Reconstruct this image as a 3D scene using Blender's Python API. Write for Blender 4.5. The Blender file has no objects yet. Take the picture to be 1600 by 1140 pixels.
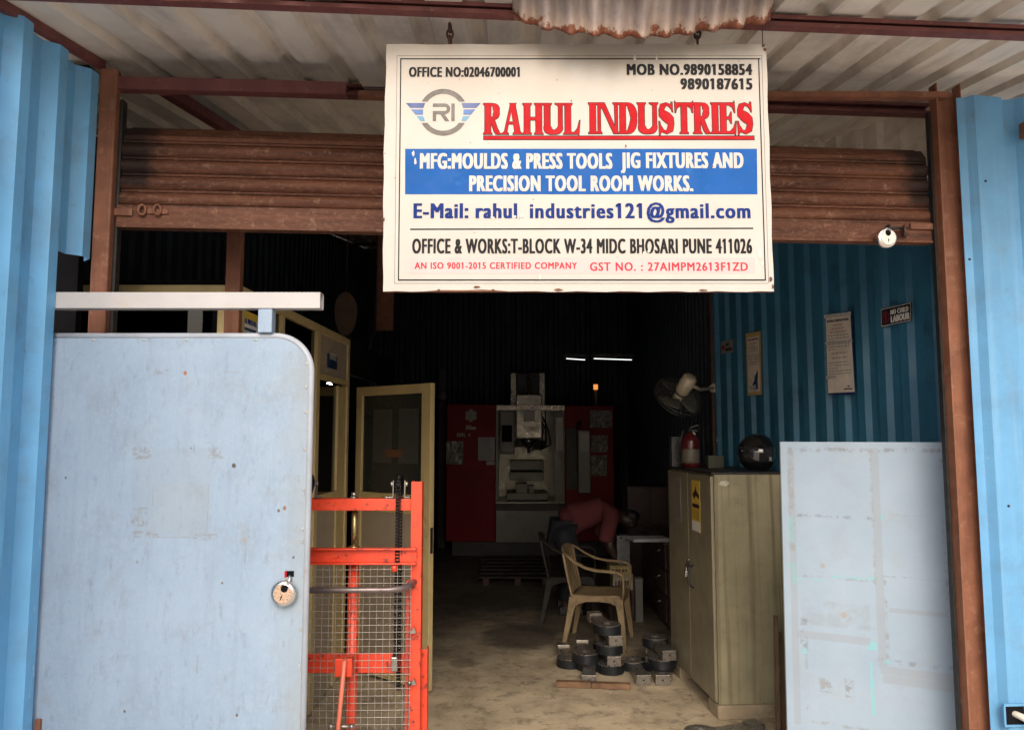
import bpy, bmesh, math, random
from mathutils import Vector, Matrix
R = math.radians
random.seed(7)
scene = bpy.context.scene
COL = scene.collection

# ------------------------------------------------------------------ camera
CAMZ, PITCH, FPX = 1.6, R(5.25), 1200.0
cam = bpy.data.cameras.new('camera')
camo = bpy.data.objects.new('camera', cam)
COL.objects.link(camo)
camo.location = (0, 0, CAMZ)
camo.rotation_euler = (R(90) + PITCH, 0, 0)
cam.sensor_width = 36.0
cam.lens = FPX / 1600.0 * 36.0
cam.clip_start = 0.05
cam.clip_end = 800
scene.camera = camo
# ------------------------------------------------------------------ sky, sun, exposure
SUN_EL, SUN_AZ = 38.0, 181.0          # the sun stands behind the camera, veiled by cloud
world = bpy.data.worlds.new('World')
scene.world = world
world.use_nodes = True
wn = world.node_tree
sky = wn.nodes.new('ShaderNodeTexSky')
sky.sky_type = 'NISHITA'
sky.sun_disc = False
sky.sun_elevation = R(SUN_EL)
sky.sun_rotation = R(SUN_AZ)
sky.air_density = 1.0
sky.dust_density = 5.0
sky.ozone_density = 1.0
bg = wn.nodes['Background']
wn.links.new(sky.outputs[0], bg.inputs[0])
bg.inputs[1].default_value = 0.14
sun = bpy.data.lights.new('sun', 'SUN')
sun.energy = 0.85
sun.angle = R(50)
sun.color = (1.0, 0.975, 0.945)
suno = bpy.data.objects.new('sun', sun)
COL.objects.link(suno)
a, e = R(SUN_AZ), R(SUN_EL)
sdir = Vector((math.sin(a) * math.cos(e), math.cos(a) * math.cos(e), math.sin(e)))   # towards the sun
suno.rotation_euler = sdir.to_track_quat('Z', 'Y').to_euler()
suno.location = (0, -4, 8)
vs = scene.view_settings
scene.display_settings.display_device = 'sRGB'
vs.view_transform = 'Standard'
vs.look = 'None'
vs.exposure = 0.72
vs.gamma = 1.0
scene.cycles.max_bounces = 8
scene.cycles.diffuse_bounces = 5
scene.cycles.transparent_max_bounces = 12
scene.cycles.use_denoising = True

# ------------------------------------------------------------------ picture helpers (rays onto real planes)
_rt = Vector((1, 0, 0))
_fw = Vector((0, math.cos(PITCH), math.sin(PITCH)))
_up = Vector((0, -math.sin(PITCH), math.cos(PITCH)))
EYE = Vector((0, 0, CAMZ))
def ray(px, py): return _fw * FPX + _rt * (px - 800) + _up * (570 - py)
def at(px, py, Y):
    d = ray(px, py); return EYE + d * (Y / d.y)
def fl(px, py, z=0.0):
    d = ray(px, py); return EYE + d * ((z - CAMZ) / d.z)
def onp(px, py, p0, n):
    d = ray(px, py); return EYE + d * ((p0 - EYE).dot(n) / d.dot(n))
FANG = math.atan(0.075)
FM = Matrix.Translation((0, 2.98, 0)) @ Matrix.Rotation(FANG, 4, 'Z')   # the shop front's own frame
FI = FM.inverted()
def fa(px, py, y=0.0):
    o = FI @ EYE; d = FI.to_3x3() @ ray(px, py)
    return o + d * ((y - o.y) / d.y)

# ------------------------------------------------------------------ mesh helpers
WM = {}
def wm(o): return WM.get(o.name, Matrix.Identity(4))

class MB:
    def __init__(s, M=None):
        s.v = []; s.f = []; s.sm = []; s.mi = []; s.M = M; s.cur = 0
    def add(s, vs_, fs, smooth=False):
        n = len(s.v)
        for p in vs_:
            p = Vector(p)
            s.v.append(s.M @ p if s.M is not None else p)
        for f in fs:
            s.f.append([i + n for i in f]); s.sm.append(smooth); s.mi.append(s.cur)
        return s
    def box(s, x0, x1, y0, y1, z0, z1):
        v = [(x, y, z) for x in (x0, x1) for y in (y0, y1) for z in (z0, z1)]
        return s.add(v, [(0, 1, 3, 2), (4, 6, 7, 5), (0, 4, 5, 1), (2, 3, 7, 6), (0, 2, 6, 4), (1, 5, 7, 3)])
    def obox(s, c, size, rot=None):
        c = Vector(c); rot = rot or Matrix.Identity(3)
        v = [c + rot @ Vector((x * size[0] / 2, y * size[1] / 2, z * size[2] / 2)) for x in (-1, 1) for y in (-1, 1) for z in (-1, 1)]
        return s.add(v, [(0, 1, 3, 2), (4, 6, 7, 5), (0, 4, 5, 1), (2, 3, 7, 6), (0, 2, 6, 4), (1, 5, 7, 3)])
    def bar(s, p, q, w, h, up=(0, 0, 1)):
        p, q = Vector(p), Vector(q); d = q - p; L = d.length; d.normalize()
        up = Vector(up); x = d.cross(up)
        if x.length < 1e-4: x = d.cross(Vector((0, 1, 0)))
        x.normalize(); u = x.cross(d)
        return s.obox((p + q) / 2, (w, L, h), Matrix((x, d, u)).transposed())
    def prism(s, poly, o, ux, uy, ex):
        """polygon (2-D) laid on origin o with axes ux, uy and extruded along ex"""
        o, ux, uy, ex = Vector(o), Vector(ux), Vector(uy), Vector(ex)
        n = len(poly)
        a_ = [o + ux * p[0] + uy * p[1] for p in poly]
        b_ = [p + ex for p in a_]
        fs = [list(range(n)), list(range(2 * n - 1, n - 1, -1))]
        for i in range(n):
            j = (i + 1) % n; fs.append((i, i + n, j + n, j))
        return s.add(a_ + b_, fs)
    def flat(s, poly, o, ux, uy):
        o, ux, uy = Vector(o), Vector(ux), Vector(uy)
        return s.add([o + ux * p[0] + uy * p[1] for p in poly], [list(range(len(poly)))])
    def tube(s, pts, r, n=10, closed=False, cap=True, flat=1.0, upv=None):
        pts = [Vector(p) for p in pts]; m = len(pts)
        rs = r if isinstance(r, (list, tuple)) else [r] * m
        v = []; fs = []; prev = None
        for i, p in enumerate(pts):
            if closed: t = pts[(i + 1) % m] - pts[i - 1]
            else: t = pts[min(i + 1, m - 1)] - pts[max(i - 1, 0)]
            t.normalize()
            if prev is None:
                ref = Vector(upv) if upv else (Vector((0, 0, 1)) if abs(t.z) < .9 else Vector((1, 0, 0)))
                x = t.cross(ref).normalized()
            else:
                x = (prev - t * prev.dot(t))
                x = x.normalized() if x.length > 1e-6 else t.orthogonal().normalized()
            prev = x; y = x.cross(t)
            for k in range(n):
                a_ = 2 * math.pi * k / n
                v.append(p + x * (rs[i] * math.cos(a_)) + y * (rs[i] * flat * math.sin(a_)))
        for i in range(m if closed else m - 1):
            for k in range(n):
                a0 = i * n + k; a1 = i * n + (k + 1) % n; j = ((i + 1) % m) * n
                fs.append((a0, a1, j + (k + 1) % n, j + k))
        s.add(v, fs, True)
        if cap and not closed:
            b0 = len(s.v) - m * n
            s.f.append([b0 + k for k in range(n - 1, -1, -1)]); s.sm.append(False); s.mi.append(s.cur)
            s.f.append([b0 + (m - 1) * n + k for k in range(n)]); s.sm.append(False); s.mi.append(s.cur)
        return s
    def cyl(s, p, q, r, n=16): return s.tube([p, q], r, n)
    def lathe(s, prof, o, ax=(0, 0, 1), n=24):
        """profile of (radius, height) turned about the axis ax through o"""
        o, ax = Vector(o), Vector(ax).normalized(); x = ax.orthogonal().normalized(); y = ax.cross(x)
        v = []; fs = []; m = len(prof)
        for r, h in prof:
            for k in range(n):
                a_ = 2 * math.pi * k / n
                v.append(o + ax * h + x * (r * math.cos(a_)) + y * (r * math.sin(a_)))
        for i in range(m - 1):
            for k in range(n):
                fs.append((i * n + k, i * n + (k + 1) % n, (i + 1) * n + (k + 1) % n, (i + 1) * n + k))
        return s.add(v, fs, True)
    def grid(s, rows, smooth=True):
        m = len(rows[0]); v = [p for r_ in rows for p in r_]; fs = []
        for i in range(len(rows) - 1):
            for k in range(m - 1):
                fs.append((i * m + k, i * m + k + 1, (i + 1) * m + k + 1, (i + 1) * m + k))
        return s.add(v, fs, smooth)
    def build(s, name, mats, parent=None, bevel=0, solid=0, sub=0, seg=2, norm=True, off=-1):
        P = wm(parent) if parent is not None else Matrix.Identity(4)
        inv = P.inverted()
        me = bpy.data.meshes.new(name)
        me.from_pydata([inv @ p for p in s.v], [], s.f)
        me.polygons.foreach_set('use_smooth', s.sm)
        if not isinstance(mats, (list, tuple)): mats = [mats]
        for m_ in mats: me.materials.append(m_)
        me.polygons.foreach_set('material_index', s.mi)
        if norm:
            b = bmesh.new(); b.from_mesh(me)
            bmesh.ops.recalc_face_normals(b, faces=b.faces); b.to_mesh(me); b.free()
        me.update()
        o = bpy.data.objects.new(name, me)
        COL.objects.link(o)
        if parent is not None: o.parent = parent
        WM[o.name] = P
        if solid:
            md = o.modifiers.new('solid', 'SOLIDIFY'); md.thickness = solid; md.offset = off
        if bevel:
            md = o.modifiers.new('bevel', 'BEVEL'); md.width = bevel; md.segments = seg
            md.limit_method = 'ANGLE'; md.angle_limit = R(40)
        if sub:
            md = o.modifiers.new('sub', 'SUBSURF'); md.levels = sub; md.render_levels = sub
        return o

def tag(o, label, cat, group=None, kind='thing'):
    o['label'] = label; o['category'] = cat; o['kind'] = kind
    if group: o['group'] = group
    return o
def thing(name, label, cat, loc=(0, 0, 0), rz=0, group=None):
    o = bpy.data.objects.new(name, None); COL.objects.link(o)
    o.empty_display_size = .1
    o.location = loc; o.rotation_euler = (0, 0, rz)
    WM[o.name] = Matrix.Translation(loc) @ Matrix.Rotation(rz, 4, 'Z')
    return tag(o, label, cat, group)
def struct(name, mb, m, **k):
    o = mb.build(name, m, **k); o['kind'] = 'structure'; return o
def dup(root, loc, rz, label, group=None):
    r_ = root.copy(); COL.objects.link(r_); r_.location = loc; r_.rotation_euler = (0, 0, rz); r_['label'] = label
    if group: r_['group'] = group
    for ch in list(root.children):
        c = ch.copy(); COL.objects.link(c); c.parent = r_
        for g in ch.children:
            d = g.copy(); COL.objects.link(d); d.parent = c
    WM[r_.name] = Matrix.Translation(loc) @ Matrix.Rotation(rz, 4, 'Z')
    return r_

# ------------------------------------------------------------------ materials
def lin(r_, g=None, b=None):
    if g is None: r_, g, b = r_
    f = lambda c: (c / 255 / 12.92) if c <= 10 else ((c / 255 + .055) / 1.055) ** 2.4
    return (f(r_), f(g), f(b))
class NT:
    def __init__(s, name):
        s.m = bpy.data.materials.new(name); s.m.use_nodes = True
        s.t = s.m.node_tree; s.p = s.t.nodes['Principled BSDF']
        s.tc = s.t.nodes.new('ShaderNodeTexCoord').outputs['Object']
    def new(s, k): return s.t.nodes.new(k)
    def link(s, a_, b): s.t.links.new(a_, b)
    def val(s, sock, v):
        if isinstance(v, (int, float)): sock.default_value = v
        elif isinstance(v, (tuple, list)): sock.default_value = tuple(v) + ((1,) if len(v) == 3 and len(sock.default_value) == 4 else ())
        else: s.link(v, sock)
    def math(s, op, a_, b=0.0, clamp=False):
        n = s.new('ShaderNodeMath'); n.operation = op; n.use_clamp = clamp
        s.val(n.inputs[0], a_); s.val(n.inputs[1], b); return n.outputs[0]
    def noise(s, scale, detail=5, rough=.6, stretch=(1, 1, 1), off=(0, 0, 0)):
        mp = s.new('ShaderNodeMapping'); s.link(s.tc, mp.inputs[0])
        mp.inputs['Scale'].default_value = stretch; mp.inputs['Location'].default_value = off
        n = s.new('ShaderNodeTexNoise'); s.link(mp.outputs[0], n.inputs['Vector'])
        n.inputs['Scale'].default_value = scale; n.inputs['Detail'].default_value = detail
        n.inputs['Roughness'].default_value = rough
        return n.outputs[0]
    def step(s, v, lo, hi, a_=0.0, b=1.0):
        n = s.new('ShaderNodeMapRange'); n.clamp = True
        s.val(n.inputs[0], v); n.inputs[1].default_value = lo; n.inputs[2].default_value = hi
        n.inputs[3].default_value = a_; n.inputs[4].default_value = b
        return n.outputs[0]
    def mix(s, f, a_, b, mode='MIX'):
        n = s.new('ShaderNodeMix'); n.data_type = 'RGBA'; n.blend_type = mode; n.clamp_factor = True
        s.val(n.inputs[0], f); s.val(n.inputs[6], a_); s.val(n.inputs[7], b)
        return n.outputs[2]
    def axes(s):
        if not hasattr(s, '_xyz'):
            n = s.new('ShaderNodeSeparateXYZ'); s.link(s.tc, n.inputs[0]); s._xyz = n.outputs
        return s._xyz
    def rect(s, u, v, u0, u1, v0, v1, wob=None, amp=.01, soft=.004):
        """a worn rectangular mark on the surface"""
        du = s.math('SUBTRACT', s.math('ABSOLUTE', s.math('SUBTRACT', u, (u0 + u1) / 2)), abs(u1 - u0) / 2)
        dv = s.math('SUBTRACT', s.math('ABSOLUTE', s.math('SUBTRACT', v, (v0 + v1) / 2)), abs(v1 - v0) / 2)
        d = s.math('MAXIMUM', du, dv)
        if wob is not None: d = s.math('ADD', d, s.math('MULTIPLY', s.math('SUBTRACT', wob, .5), amp))
        return s.step(d, -soft, soft, 1.0, 0.0)
    def bump(s, h, strength=.2, dist=.01):
        n = s.new('ShaderNodeBump'); n.inputs['Strength'].default_value = strength; n.inputs['Distance'].default_value = dist
        s.val(n.inputs['Height'], h); s.link(n.outputs[0], s.p.inputs['Normal'])
def pm(name, col, rough=.5, metal=0.0, var=.12, scale=6, bump=.0, bscale=40, dirt=None, damt=.5, dscale=5, dlo=.55, dhi=.7,
       streak=None, samt=.4, sdir=(18, 18, .8), spec=.5, rvar=.15, coat=0, extra=None):
    n = NT(name); c = tuple(col)
    nz = n.noise(scale)
    lo = tuple(max(0, x * (1 - var)) for x in c); hi = tuple(min(1, x * (1 + var)) for x in c)
    base = n.mix(n.step(nz, .3, .7), lo, hi)
    if streak is not None:
        k = n.noise(1.0, 4, .6, sdir, (3, 7, 1))
        base = n.mix(n.math('MULTIPLY', n.step(k, .5, .72), samt), base, tuple(streak))
    if dirt is not None:
        k = n.noise(dscale, 8, .68, (1, 1, 1), (11, 2, 5))
        base = n.mix(n.math('MULTIPLY', n.step(k, dlo, dhi), damt), base, tuple(dirt))
    if extra: base = extra(n, base)
    n.val(n.p.inputs['Base Color'], base)
    n.val(n.p.inputs['Roughness'], n.step(n.noise(scale * 2.3, 4), .25, .75, max(.05, rough - rvar), min(1, rough + rvar)))
    n.p.inputs['Metallic'].default_value = metal
    n.p.inputs['Specular IOR Level'].default_value = spec
    if coat: n.p.inputs['Coat Weight'].default_value = coat
    if bump: n.bump(n.noise(bscale, 4), bump, .004)
    return n.m
def blue_wear(n, base):
    f_ = n.noise(42, 7, .8, (1, 1, .45), (6, 2, 1)); x, y, z = n.axes()
    low = n.step(z, .9, 2.0, 1.0, .25)
    base = n.mix(n.math('MULTIPLY', n.step(f_, .67, .70), low), base, (.55, .60, .64))
    g_ = n.noise(30, 6, .8, (1, 1, .5), (1, 7, 3))
    return n.mix(n.math('MULTIPLY', n.step(g_, .60, .70), .45), base, (.075, .14, .20))
def edge_wear(n, base):
    base = blue_wear(n, base); x, y, z = n.axes()
    k = n.noise(34, 7, .8, (1, 1.6, .32), (2, 2, 8))
    e_ = n.math('ADD', n.math('MULTIPLY', n.step(y, notch_y - .16, notch_y, 0, 1), .19), n.math('SUBTRACT', k, .5))
    return n.mix(n.math('MULTIPLY', n.step(e_, .18, .23), n.step(z, 1.0, 1.75, 1, 0)), base, (.66, .67, .68))
def emit(name, col, strength):
    n = NT(name); n.p.inputs['Base Color'].default_value = (*col, 1)
    n.p.inputs['Emission Color'].default_value = (*col, 1); n.p.inputs['Emission Strength'].default_value = strength
    return n.m
def glass(name, tint=(.6, .65, .62), refl=.05, rough=.03):
    m = bpy.data.materials.new(name); m.use_nodes = True; t = m.node_tree
    t.nodes.remove(t.nodes['Principled BSDF'])
    tr = t.nodes.new('ShaderNodeBsdfTransparent'); tr.inputs[0].default_value = (*tint, 1)
    gl = t.nodes.new('ShaderNodeBsdfGlossy'); gl.inputs['Roughness'].default_value = rough; gl.inputs[0].default_value = (.9, .9, .9, 1)
    fr = t.nodes.new('ShaderNodeFresnel'); fr.inputs[0].default_value = 1.45
    mx = t.nodes.new('ShaderNodeMixShader')
    t.links.new(fr.outputs[0], mx.inputs[0]); t.links.new(tr.outputs[0], mx.inputs[1]); t.links.new(gl.outputs[0], mx.inputs[2])
    t.links.new(mx.outputs[0], t.nodes['Material Output'].inputs[0])
    return m

RUST = lin(120, 66, 40)
M = {}
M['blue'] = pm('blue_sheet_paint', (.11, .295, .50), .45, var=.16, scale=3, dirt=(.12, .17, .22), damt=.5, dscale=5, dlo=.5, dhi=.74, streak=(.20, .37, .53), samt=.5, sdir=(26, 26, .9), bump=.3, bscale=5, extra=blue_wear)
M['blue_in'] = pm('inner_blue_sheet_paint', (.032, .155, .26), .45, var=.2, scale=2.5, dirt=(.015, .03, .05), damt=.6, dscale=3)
M['dark_sheet'] = pm('shade_dark_sheet', (.016, .026, .042), .6, var=.3, scale=2)  # wall sheets coloured near black to carry the shade of the interior
M['roof'] = pm('pale_roof_sheet', (.76, .68, .58), .6, var=.14, scale=2.2, dirt=(.22, .17, .14), damt=.6, dscale=1.6, dlo=.48, dhi=.75, streak=(.25, .2, .18), samt=.35, sdir=(14, 1.0, 14))
M['oxide'] = pm('red_oxide_steel', (.150, .046, .040), .6, var=.25, scale=14, dirt=(.30, .20, .17), damt=.35, dscale=26, dlo=.58, dhi=.7, bump=.15, bscale=60)
M['brown'] = pm('brown_post_paint', (.20, .082, .046), .6, spec=.3, var=.25, scale=9, dirt=(.36, .20, .13), damt=.45, dscale=22, dlo=.55, dhi=.72, streak=(.09, .035, .025), samt=.55, sdir=(30, 30, 1.5), bump=.18, bscale=70)
M['dark_brown'] = pm('dark_brown_steel', (.055, .022, .015), .6, var=.3, scale=10, bump=.1)
M['dark_steel'] = pm('dark_grimy_steel', (.03, .028, .027), .5, .4, var=.3, scale=20, bump=.1)
M['steel'] = pm('bright_steel', (.55, .55, .54), .3, 1.0, var=.12, scale=20, dirt=(.16, .13, .10), damt=.5, dscale=14)
M['steel_mid'] = pm('machined_steel', (.27, .25, .225), .32, .75, var=.2, scale=18, dirt=(.05, .045, .04), damt=.6, dscale=9)
M['steel_dark'] = pm('blackened_steel', (.03, .034, .04), .42, .6, var=.25, scale=18)
M['chrome'] = pm('chrome', (.72, .66, .60), .2, 1.0, var=.05, scale=30, dirt=(.35, .27, .2), damt=.4, dscale=30)
M['orange'] = pm('orange_paint', (.66, .056, .020), .38, var=.12, scale=12, dirt=(.07, .022, .016), damt=.85, dscale=30, dlo=.575, dhi=.63, streak=(.42, .04, .02), samt=.35, sdir=(8, 8, 8), bump=.06)
M['wire'] = pm('galvanised_wire', (.34, .325, .29), .5, .6, var=.2, scale=30)
M['grease'] = pm('greasy_chain', (.012, .011, .011), .35, .7, var=.4, scale=60)
M['alu'] = pm('cream_window_frame', (.50, .39, .185), .45, var=.10, scale=6, dirt=(.22, .16, .08), damt=.4, dscale=9)
M['board'] = pm('cream_board', (.33, .27, .20), .6, var=.08, scale=3, dirt=(.18, .14, .10), damt=.35, dscale=3)
M['dglass'] = glass('dark_window_glass', (.30, .33, .31))
M['glass'] = glass('clear_glass', (.85, .88, .87))
M['void'] = pm('unlit_dark_paint', (.008, .008, .009), .9, spec=.05, var=.2)  # near-black colour standing in for darkness in gaps, holes and unlit parts
M['black'] = pm('black_plastic', (.012, .012, .013), .35, var=.2, scale=20)
M['black_gloss'] = pm('black_gloss_shell', (.006, .006, .007), .1, var=.2, scale=4, coat=1.0, rvar=.04)
M['white'] = pm('white_paper', (.66, .64, .60), .6, var=.06, scale=10)
M['ink'] = pm('black_ink', (.012, .011, .012), .45, var=.2, scale=30, spec=.12)
M['red_ink'] = pm('red_ink', (.40, .005, .010), .55, var=.10, scale=14, spec=.12)
M['red_text'] = pm('faded_red_ink', (.50, .03, .05), .45, var=.15, scale=30, spec=.12)
M['navy_ink'] = pm('navy_ink', (.005, .024, .15), .5, var=.12, scale=20, spec=.12)
M['band'] = pm('blue_vinyl', (.008, .085, .31), .5, var=.07, scale=8, dirt=(.04, .17, .42), damt=.4, dscale=18, dlo=.6, dhi=.72, spec=.12)
M['cabinet'] = pm('olive_cabinet_paint', (.265, .238, .152), .45, var=.2, scale=4, dirt=(.09, .065, .04), damt=.4, dscale=9, dlo=.55, dhi=.75, streak=(.085, .058, .028), samt=.75, sdir=(22, 22, .5), bump=.03, bscale=20)
M['cab_door'] = pm('olive_door_paint', (.22, .195, .13), .42, var=.12, scale=4, dirt=(.07, .055, .035), damt=.5, dscale=5, dlo=.52, dhi=.8)
M['wood'] = pm('rough_wood', (.19, .105, .055), .75, var=.3, scale=8, dirt=(.06, .03, .018), damt=.5, dscale=10, streak=(.08, .04, .02), samt=.5, sdir=(2, 30, 30), bump=.3, bscale=30)
M['chair'] = pm('tan_plastic', (.27, .195, .11), .5, spec=.3, var=.15, scale=8, dirt=(.07, .045, .025), damt=.8, dscale=9, dlo=.5, dhi=.75)
M['chair_dark'] = pm('dark_plastic', (.03, .027, .024), .6, spec=.2, var=.3, scale=20, dirt=(.10, .085, .06), damt=.4, dscale=40)  # far darker than the tan plastic, with paler blotches
M['cnc_red'] = pm('machine_red', (.19, .003, .010), .45, spec=.15, var=.12, scale=3, dirt=(.05, .006, .01), damt=.4, dscale=3)
M['cnc_grey'] = pm('machine_grey', (.16, .16, .155), .4, var=.15, scale=4, dirt=(.05, .05, .045), damt=.5, dscale=5)
M['cnc_dark'] = pm('machine_dark', (.03, .03, .032), .5, var=.2, scale=5)
M['plastic_sheet'] = pm('crinkled_plastic', (.20, .19, .19), .22, var=.3, scale=20, bump=.9, bscale=28)
M['yellow'] = pm('yellow_print', (.62, .42, .06), .5, var=.08)
M['red_cyl'] = pm('red_cylinder_paint', (.075, .005, .008), .3, var=.08)
M['fan_metal'] = pm('fan_cream_metal', (.72, .63, .47), .4, .3, var=.1, scale=14)
M['plinth'] = pm('stone_block', (.30, .24, .16), .85, var=.2, scale=8, dirt=(.10, .07, .045), damt=.6, dscale=5, bump=.4, bscale=18)
M['skin'] = pm('skin', (.04, .02, .014), .55, var=.05)
M['shirt'] = pm('faded_red_shirt', (.125, .036, .038), .95, spec=.2, var=.12, scale=7, bump=.2, bscale=20)
M['trousers'] = pm('dark_trousers', (.014, .016, .024), .85, var=.2)
M['hair'] = pm('black_hair', (.008, .007, .007), .6, var=.2)
M['table'] = pm('dark_desk_wood', (.045, .022, .018), .4, var=.25, scale=5)

# ------------------------------------------------------------------ ground and floor
def floor_mat():
    n = NT('worn_concrete')
    base = n.mix(n.step(n.noise(2.2, 8, .65), .32, .7), (.31, .245, .16), (.68, .56, .39))
    base = n.mix(n.math('MULTIPLY', n.step(n.noise(9, 8, .72, off=(4, 1, 0)), .52, .62), .55), base, (.11, .085, .06))
    base = n.mix(n.math('MULTIPLY', n.step(n.noise(26, 6, .7, off=(1, 8, 0)), .6, .68), .5), base, (.07, .055, .045))
    x, y, z = n.axes()
    wob = n.noise(5, 5, .6)
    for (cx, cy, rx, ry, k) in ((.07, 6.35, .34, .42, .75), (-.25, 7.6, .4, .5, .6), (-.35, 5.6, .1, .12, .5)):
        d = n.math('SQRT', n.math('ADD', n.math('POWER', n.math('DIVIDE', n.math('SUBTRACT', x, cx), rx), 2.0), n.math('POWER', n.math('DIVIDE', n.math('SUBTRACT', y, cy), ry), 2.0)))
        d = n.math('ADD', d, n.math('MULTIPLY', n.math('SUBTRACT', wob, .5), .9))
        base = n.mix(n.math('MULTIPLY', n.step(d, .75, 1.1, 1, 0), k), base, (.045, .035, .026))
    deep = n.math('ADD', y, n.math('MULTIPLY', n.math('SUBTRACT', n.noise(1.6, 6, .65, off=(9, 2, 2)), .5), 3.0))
    base = n.mix(n.math('MULTIPLY', n.step(deep, 5.2, 7.2), .84), base, (.035, .029, .023))  # ragged darkening inwards: shade of the deep interior put into the floor colour
    cr = n.new('ShaderNodeTexVoronoi'); cr.feature = 'DISTANCE_TO_EDGE'; n.link(n.tc, cr.inputs['Vector']); cr.inputs['Scale'].default_value = 1.1
    ck = n.math('ADD', cr.outputs['Distance'], n.math('MULTIPLY', n.math('SUBTRACT', n.noise(7, 6, .7), .42), .12))
    base = n.mix(n.math('MULTIPLY', n.step(n.math('ABSOLUTE', ck), .0, .006, 1, 0), .6), base, (.06, .048, .036))
    n.val(n.p.inputs['Base Color'], base)
    n.val(n.p.inputs['Roughness'], n.step(n.noise(6, 5), .3, .7, .55, .9))
    n.bump(n.noise(30, 8, .7), .35, .006)
    return n.m
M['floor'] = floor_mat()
M['ground'] = pm('dusty_ground', (.56, .51, .44), .9, var=.25, scale=1.2, dirt=(.14, .115, .09), damt=.5, dscale=3, bump=.3, bscale=20)
g = MB(); g.box(-150, 150, -150, 150, -.25, -.03); struct('ground', g, M['ground'])
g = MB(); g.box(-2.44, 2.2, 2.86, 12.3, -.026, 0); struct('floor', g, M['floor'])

# ------------------------------------------------------------------ sheds' sheeting
def profile(s0, s1, crest, slope, valley, depth, shift=0.0):
    """trapezoid sheet profile: list of (s, depth)"""
    per = crest + valley + 2 * slope; out = []
    k0 = int(math.floor((s0 - shift) / per)) - 1
    s = shift + k0 * per
    while s < s1 + per:
        for ds, d in ((0, 0), (slope, depth), (slope + crest, depth), (2 * slope + crest, 0)): out.append((s + ds, d))
        s += per
    res = []
    def interp(q):
        for (a0, d0), (a1, d1) in zip(out, out[1:]):
            if a0 <= q <= a1: return d0 if a1 == a0 else d0 + (d1 - d0) * (q - a0) / (a1 - a0)
        return 0
    res.append((s0, interp(s0)))
    res += [p for p in out if s0 < p[0] < s1]
    res.append((s1, interp(s1)))
    return res
def corr_wall(mb, o, d, nrm, s0, s1, zb, zt, **k):
    o, d, nrm = Vector(o), Vector(d), Vector(nrm)
    pr = profile(s0, s1, **k)
    for (a0, d0), (a1, d1) in zip(pr, pr[1:]):
        if a1 - a0 < 1e-5: continue
        p0 = o + d * a0 + nrm * d0; p1 = o + d * a1 + nrm * d1; mid = (a0 + a1) / 2
        b0 = zb(mid) if callable(zb) else zb
        t0 = zt(a0) if callable(zt) else zt; t1 = zt(a1) if callable(zt) else zt
        mb.add([p0 + Vector((0, 0, b0)), p1 + Vector((0, 0, b0)), p1 + Vector((0, 0, t1)), p0 + Vector((0, 0, t0))], [(0, 1, 2, 3)])
def roof_z(Y): return 3.075 + .165 * (Y - 2.95)

# blue side wall on the left, projecting from the shop front towards the street
LX = at(155, 250, 2.86).x - .04
mb = MB(); Yn = at(95, 430, 2.62).y
notch_y = (LX + .038) * FPX / (95 - 800)
zn = at(130, 402, 2.8).z
corr_wall(mb, (LX, 0, 0), (0, 1, 0), (1, 0, 0), 1.2, 2.865, lambda s: zn if s > notch_y else -.03, lambda s: 2.978 - .05 * (2.86 - s), crest=.05, slope=.036, valley=.078, depth=.04, shift=2.865 - .122)
M['blue_edge'] = pm('blue_sheet_edge_worn', (.13, .37, .62), .45, var=.16, scale=3, dirt=(.12, .17, .22), damt=.5, dscale=5, dlo=.5, dhi=.74, streak=(.20, .37, .53), samt=.5, sdir=(26, 26, .9), bump=.3, bscale=5, extra=edge_wear)
lw = mb.build('corrugated_wall', M['blue_edge'], solid=.002, norm=False)
tag(lw, 'blue corrugated sheet wall running towards the street left of the grey gate', 'wall')

# blue front panel on the right
mb = MB(FM); x0 = fa(1513, 500, -.06).x
corr_wall(mb, (0, -.06, 0), (1, 0, 0), (0, -1, 0), x0, x0 + 1.3, -.03, lambda s: 2.985 + .006 * math.sin(s * 31), crest=.118, slope=.022, valley=.05, depth=.028, shift=x0 + .035)
rroot = thing('corrugated_wall', 'blue corrugated front panel right of the brown post, pipe through its foot', 'wall', FM @ Vector((x0, -.06, 0)), FANG)
mb.build('sheet', M['blue'], rroot, solid=.002, norm=False)
pc = fa(1583, 1117, -.1)
m2 = MB(FM)
m2.box(pc.x - .03, pc.x + .05, -.094, -.0885, pc.z - .035, pc.z + .035)
m2.build('patch_hole', M['void'], rroot)
m2 = MB(FM)
for (u0, u1, w0, w1) in ((-.034, .05, .033, .042), (-.036, -.028, -.035, .033), (-.034, .05, -.042, -.035)):
    m2.box(pc.x + u0, pc.x + u1, -.1, -.0885, pc.z + w0, pc.z + w1)
m2.build('hole_edge', M['blue'], rroot)
m2 = MB(FM); m2.tube([(pc.x + .10, -.16, pc.z - .045), (pc.x + .03, -.11, pc.z - .004), (pc.x + .0, -.075, pc.z + .008)], .0125, 10)
m2.build('pipe', pm('pvc_pipe', (.55, .50, .42), .5), rroot)
m2 = MB(FM); q = fa(1597, 205, -.1); m2.box(q.x - .006, q.x + .05, -.13, -.089, q.z - .032, q.z + .032)
m2.build('bracket', M['brown'], rroot, bevel=.003)

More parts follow.
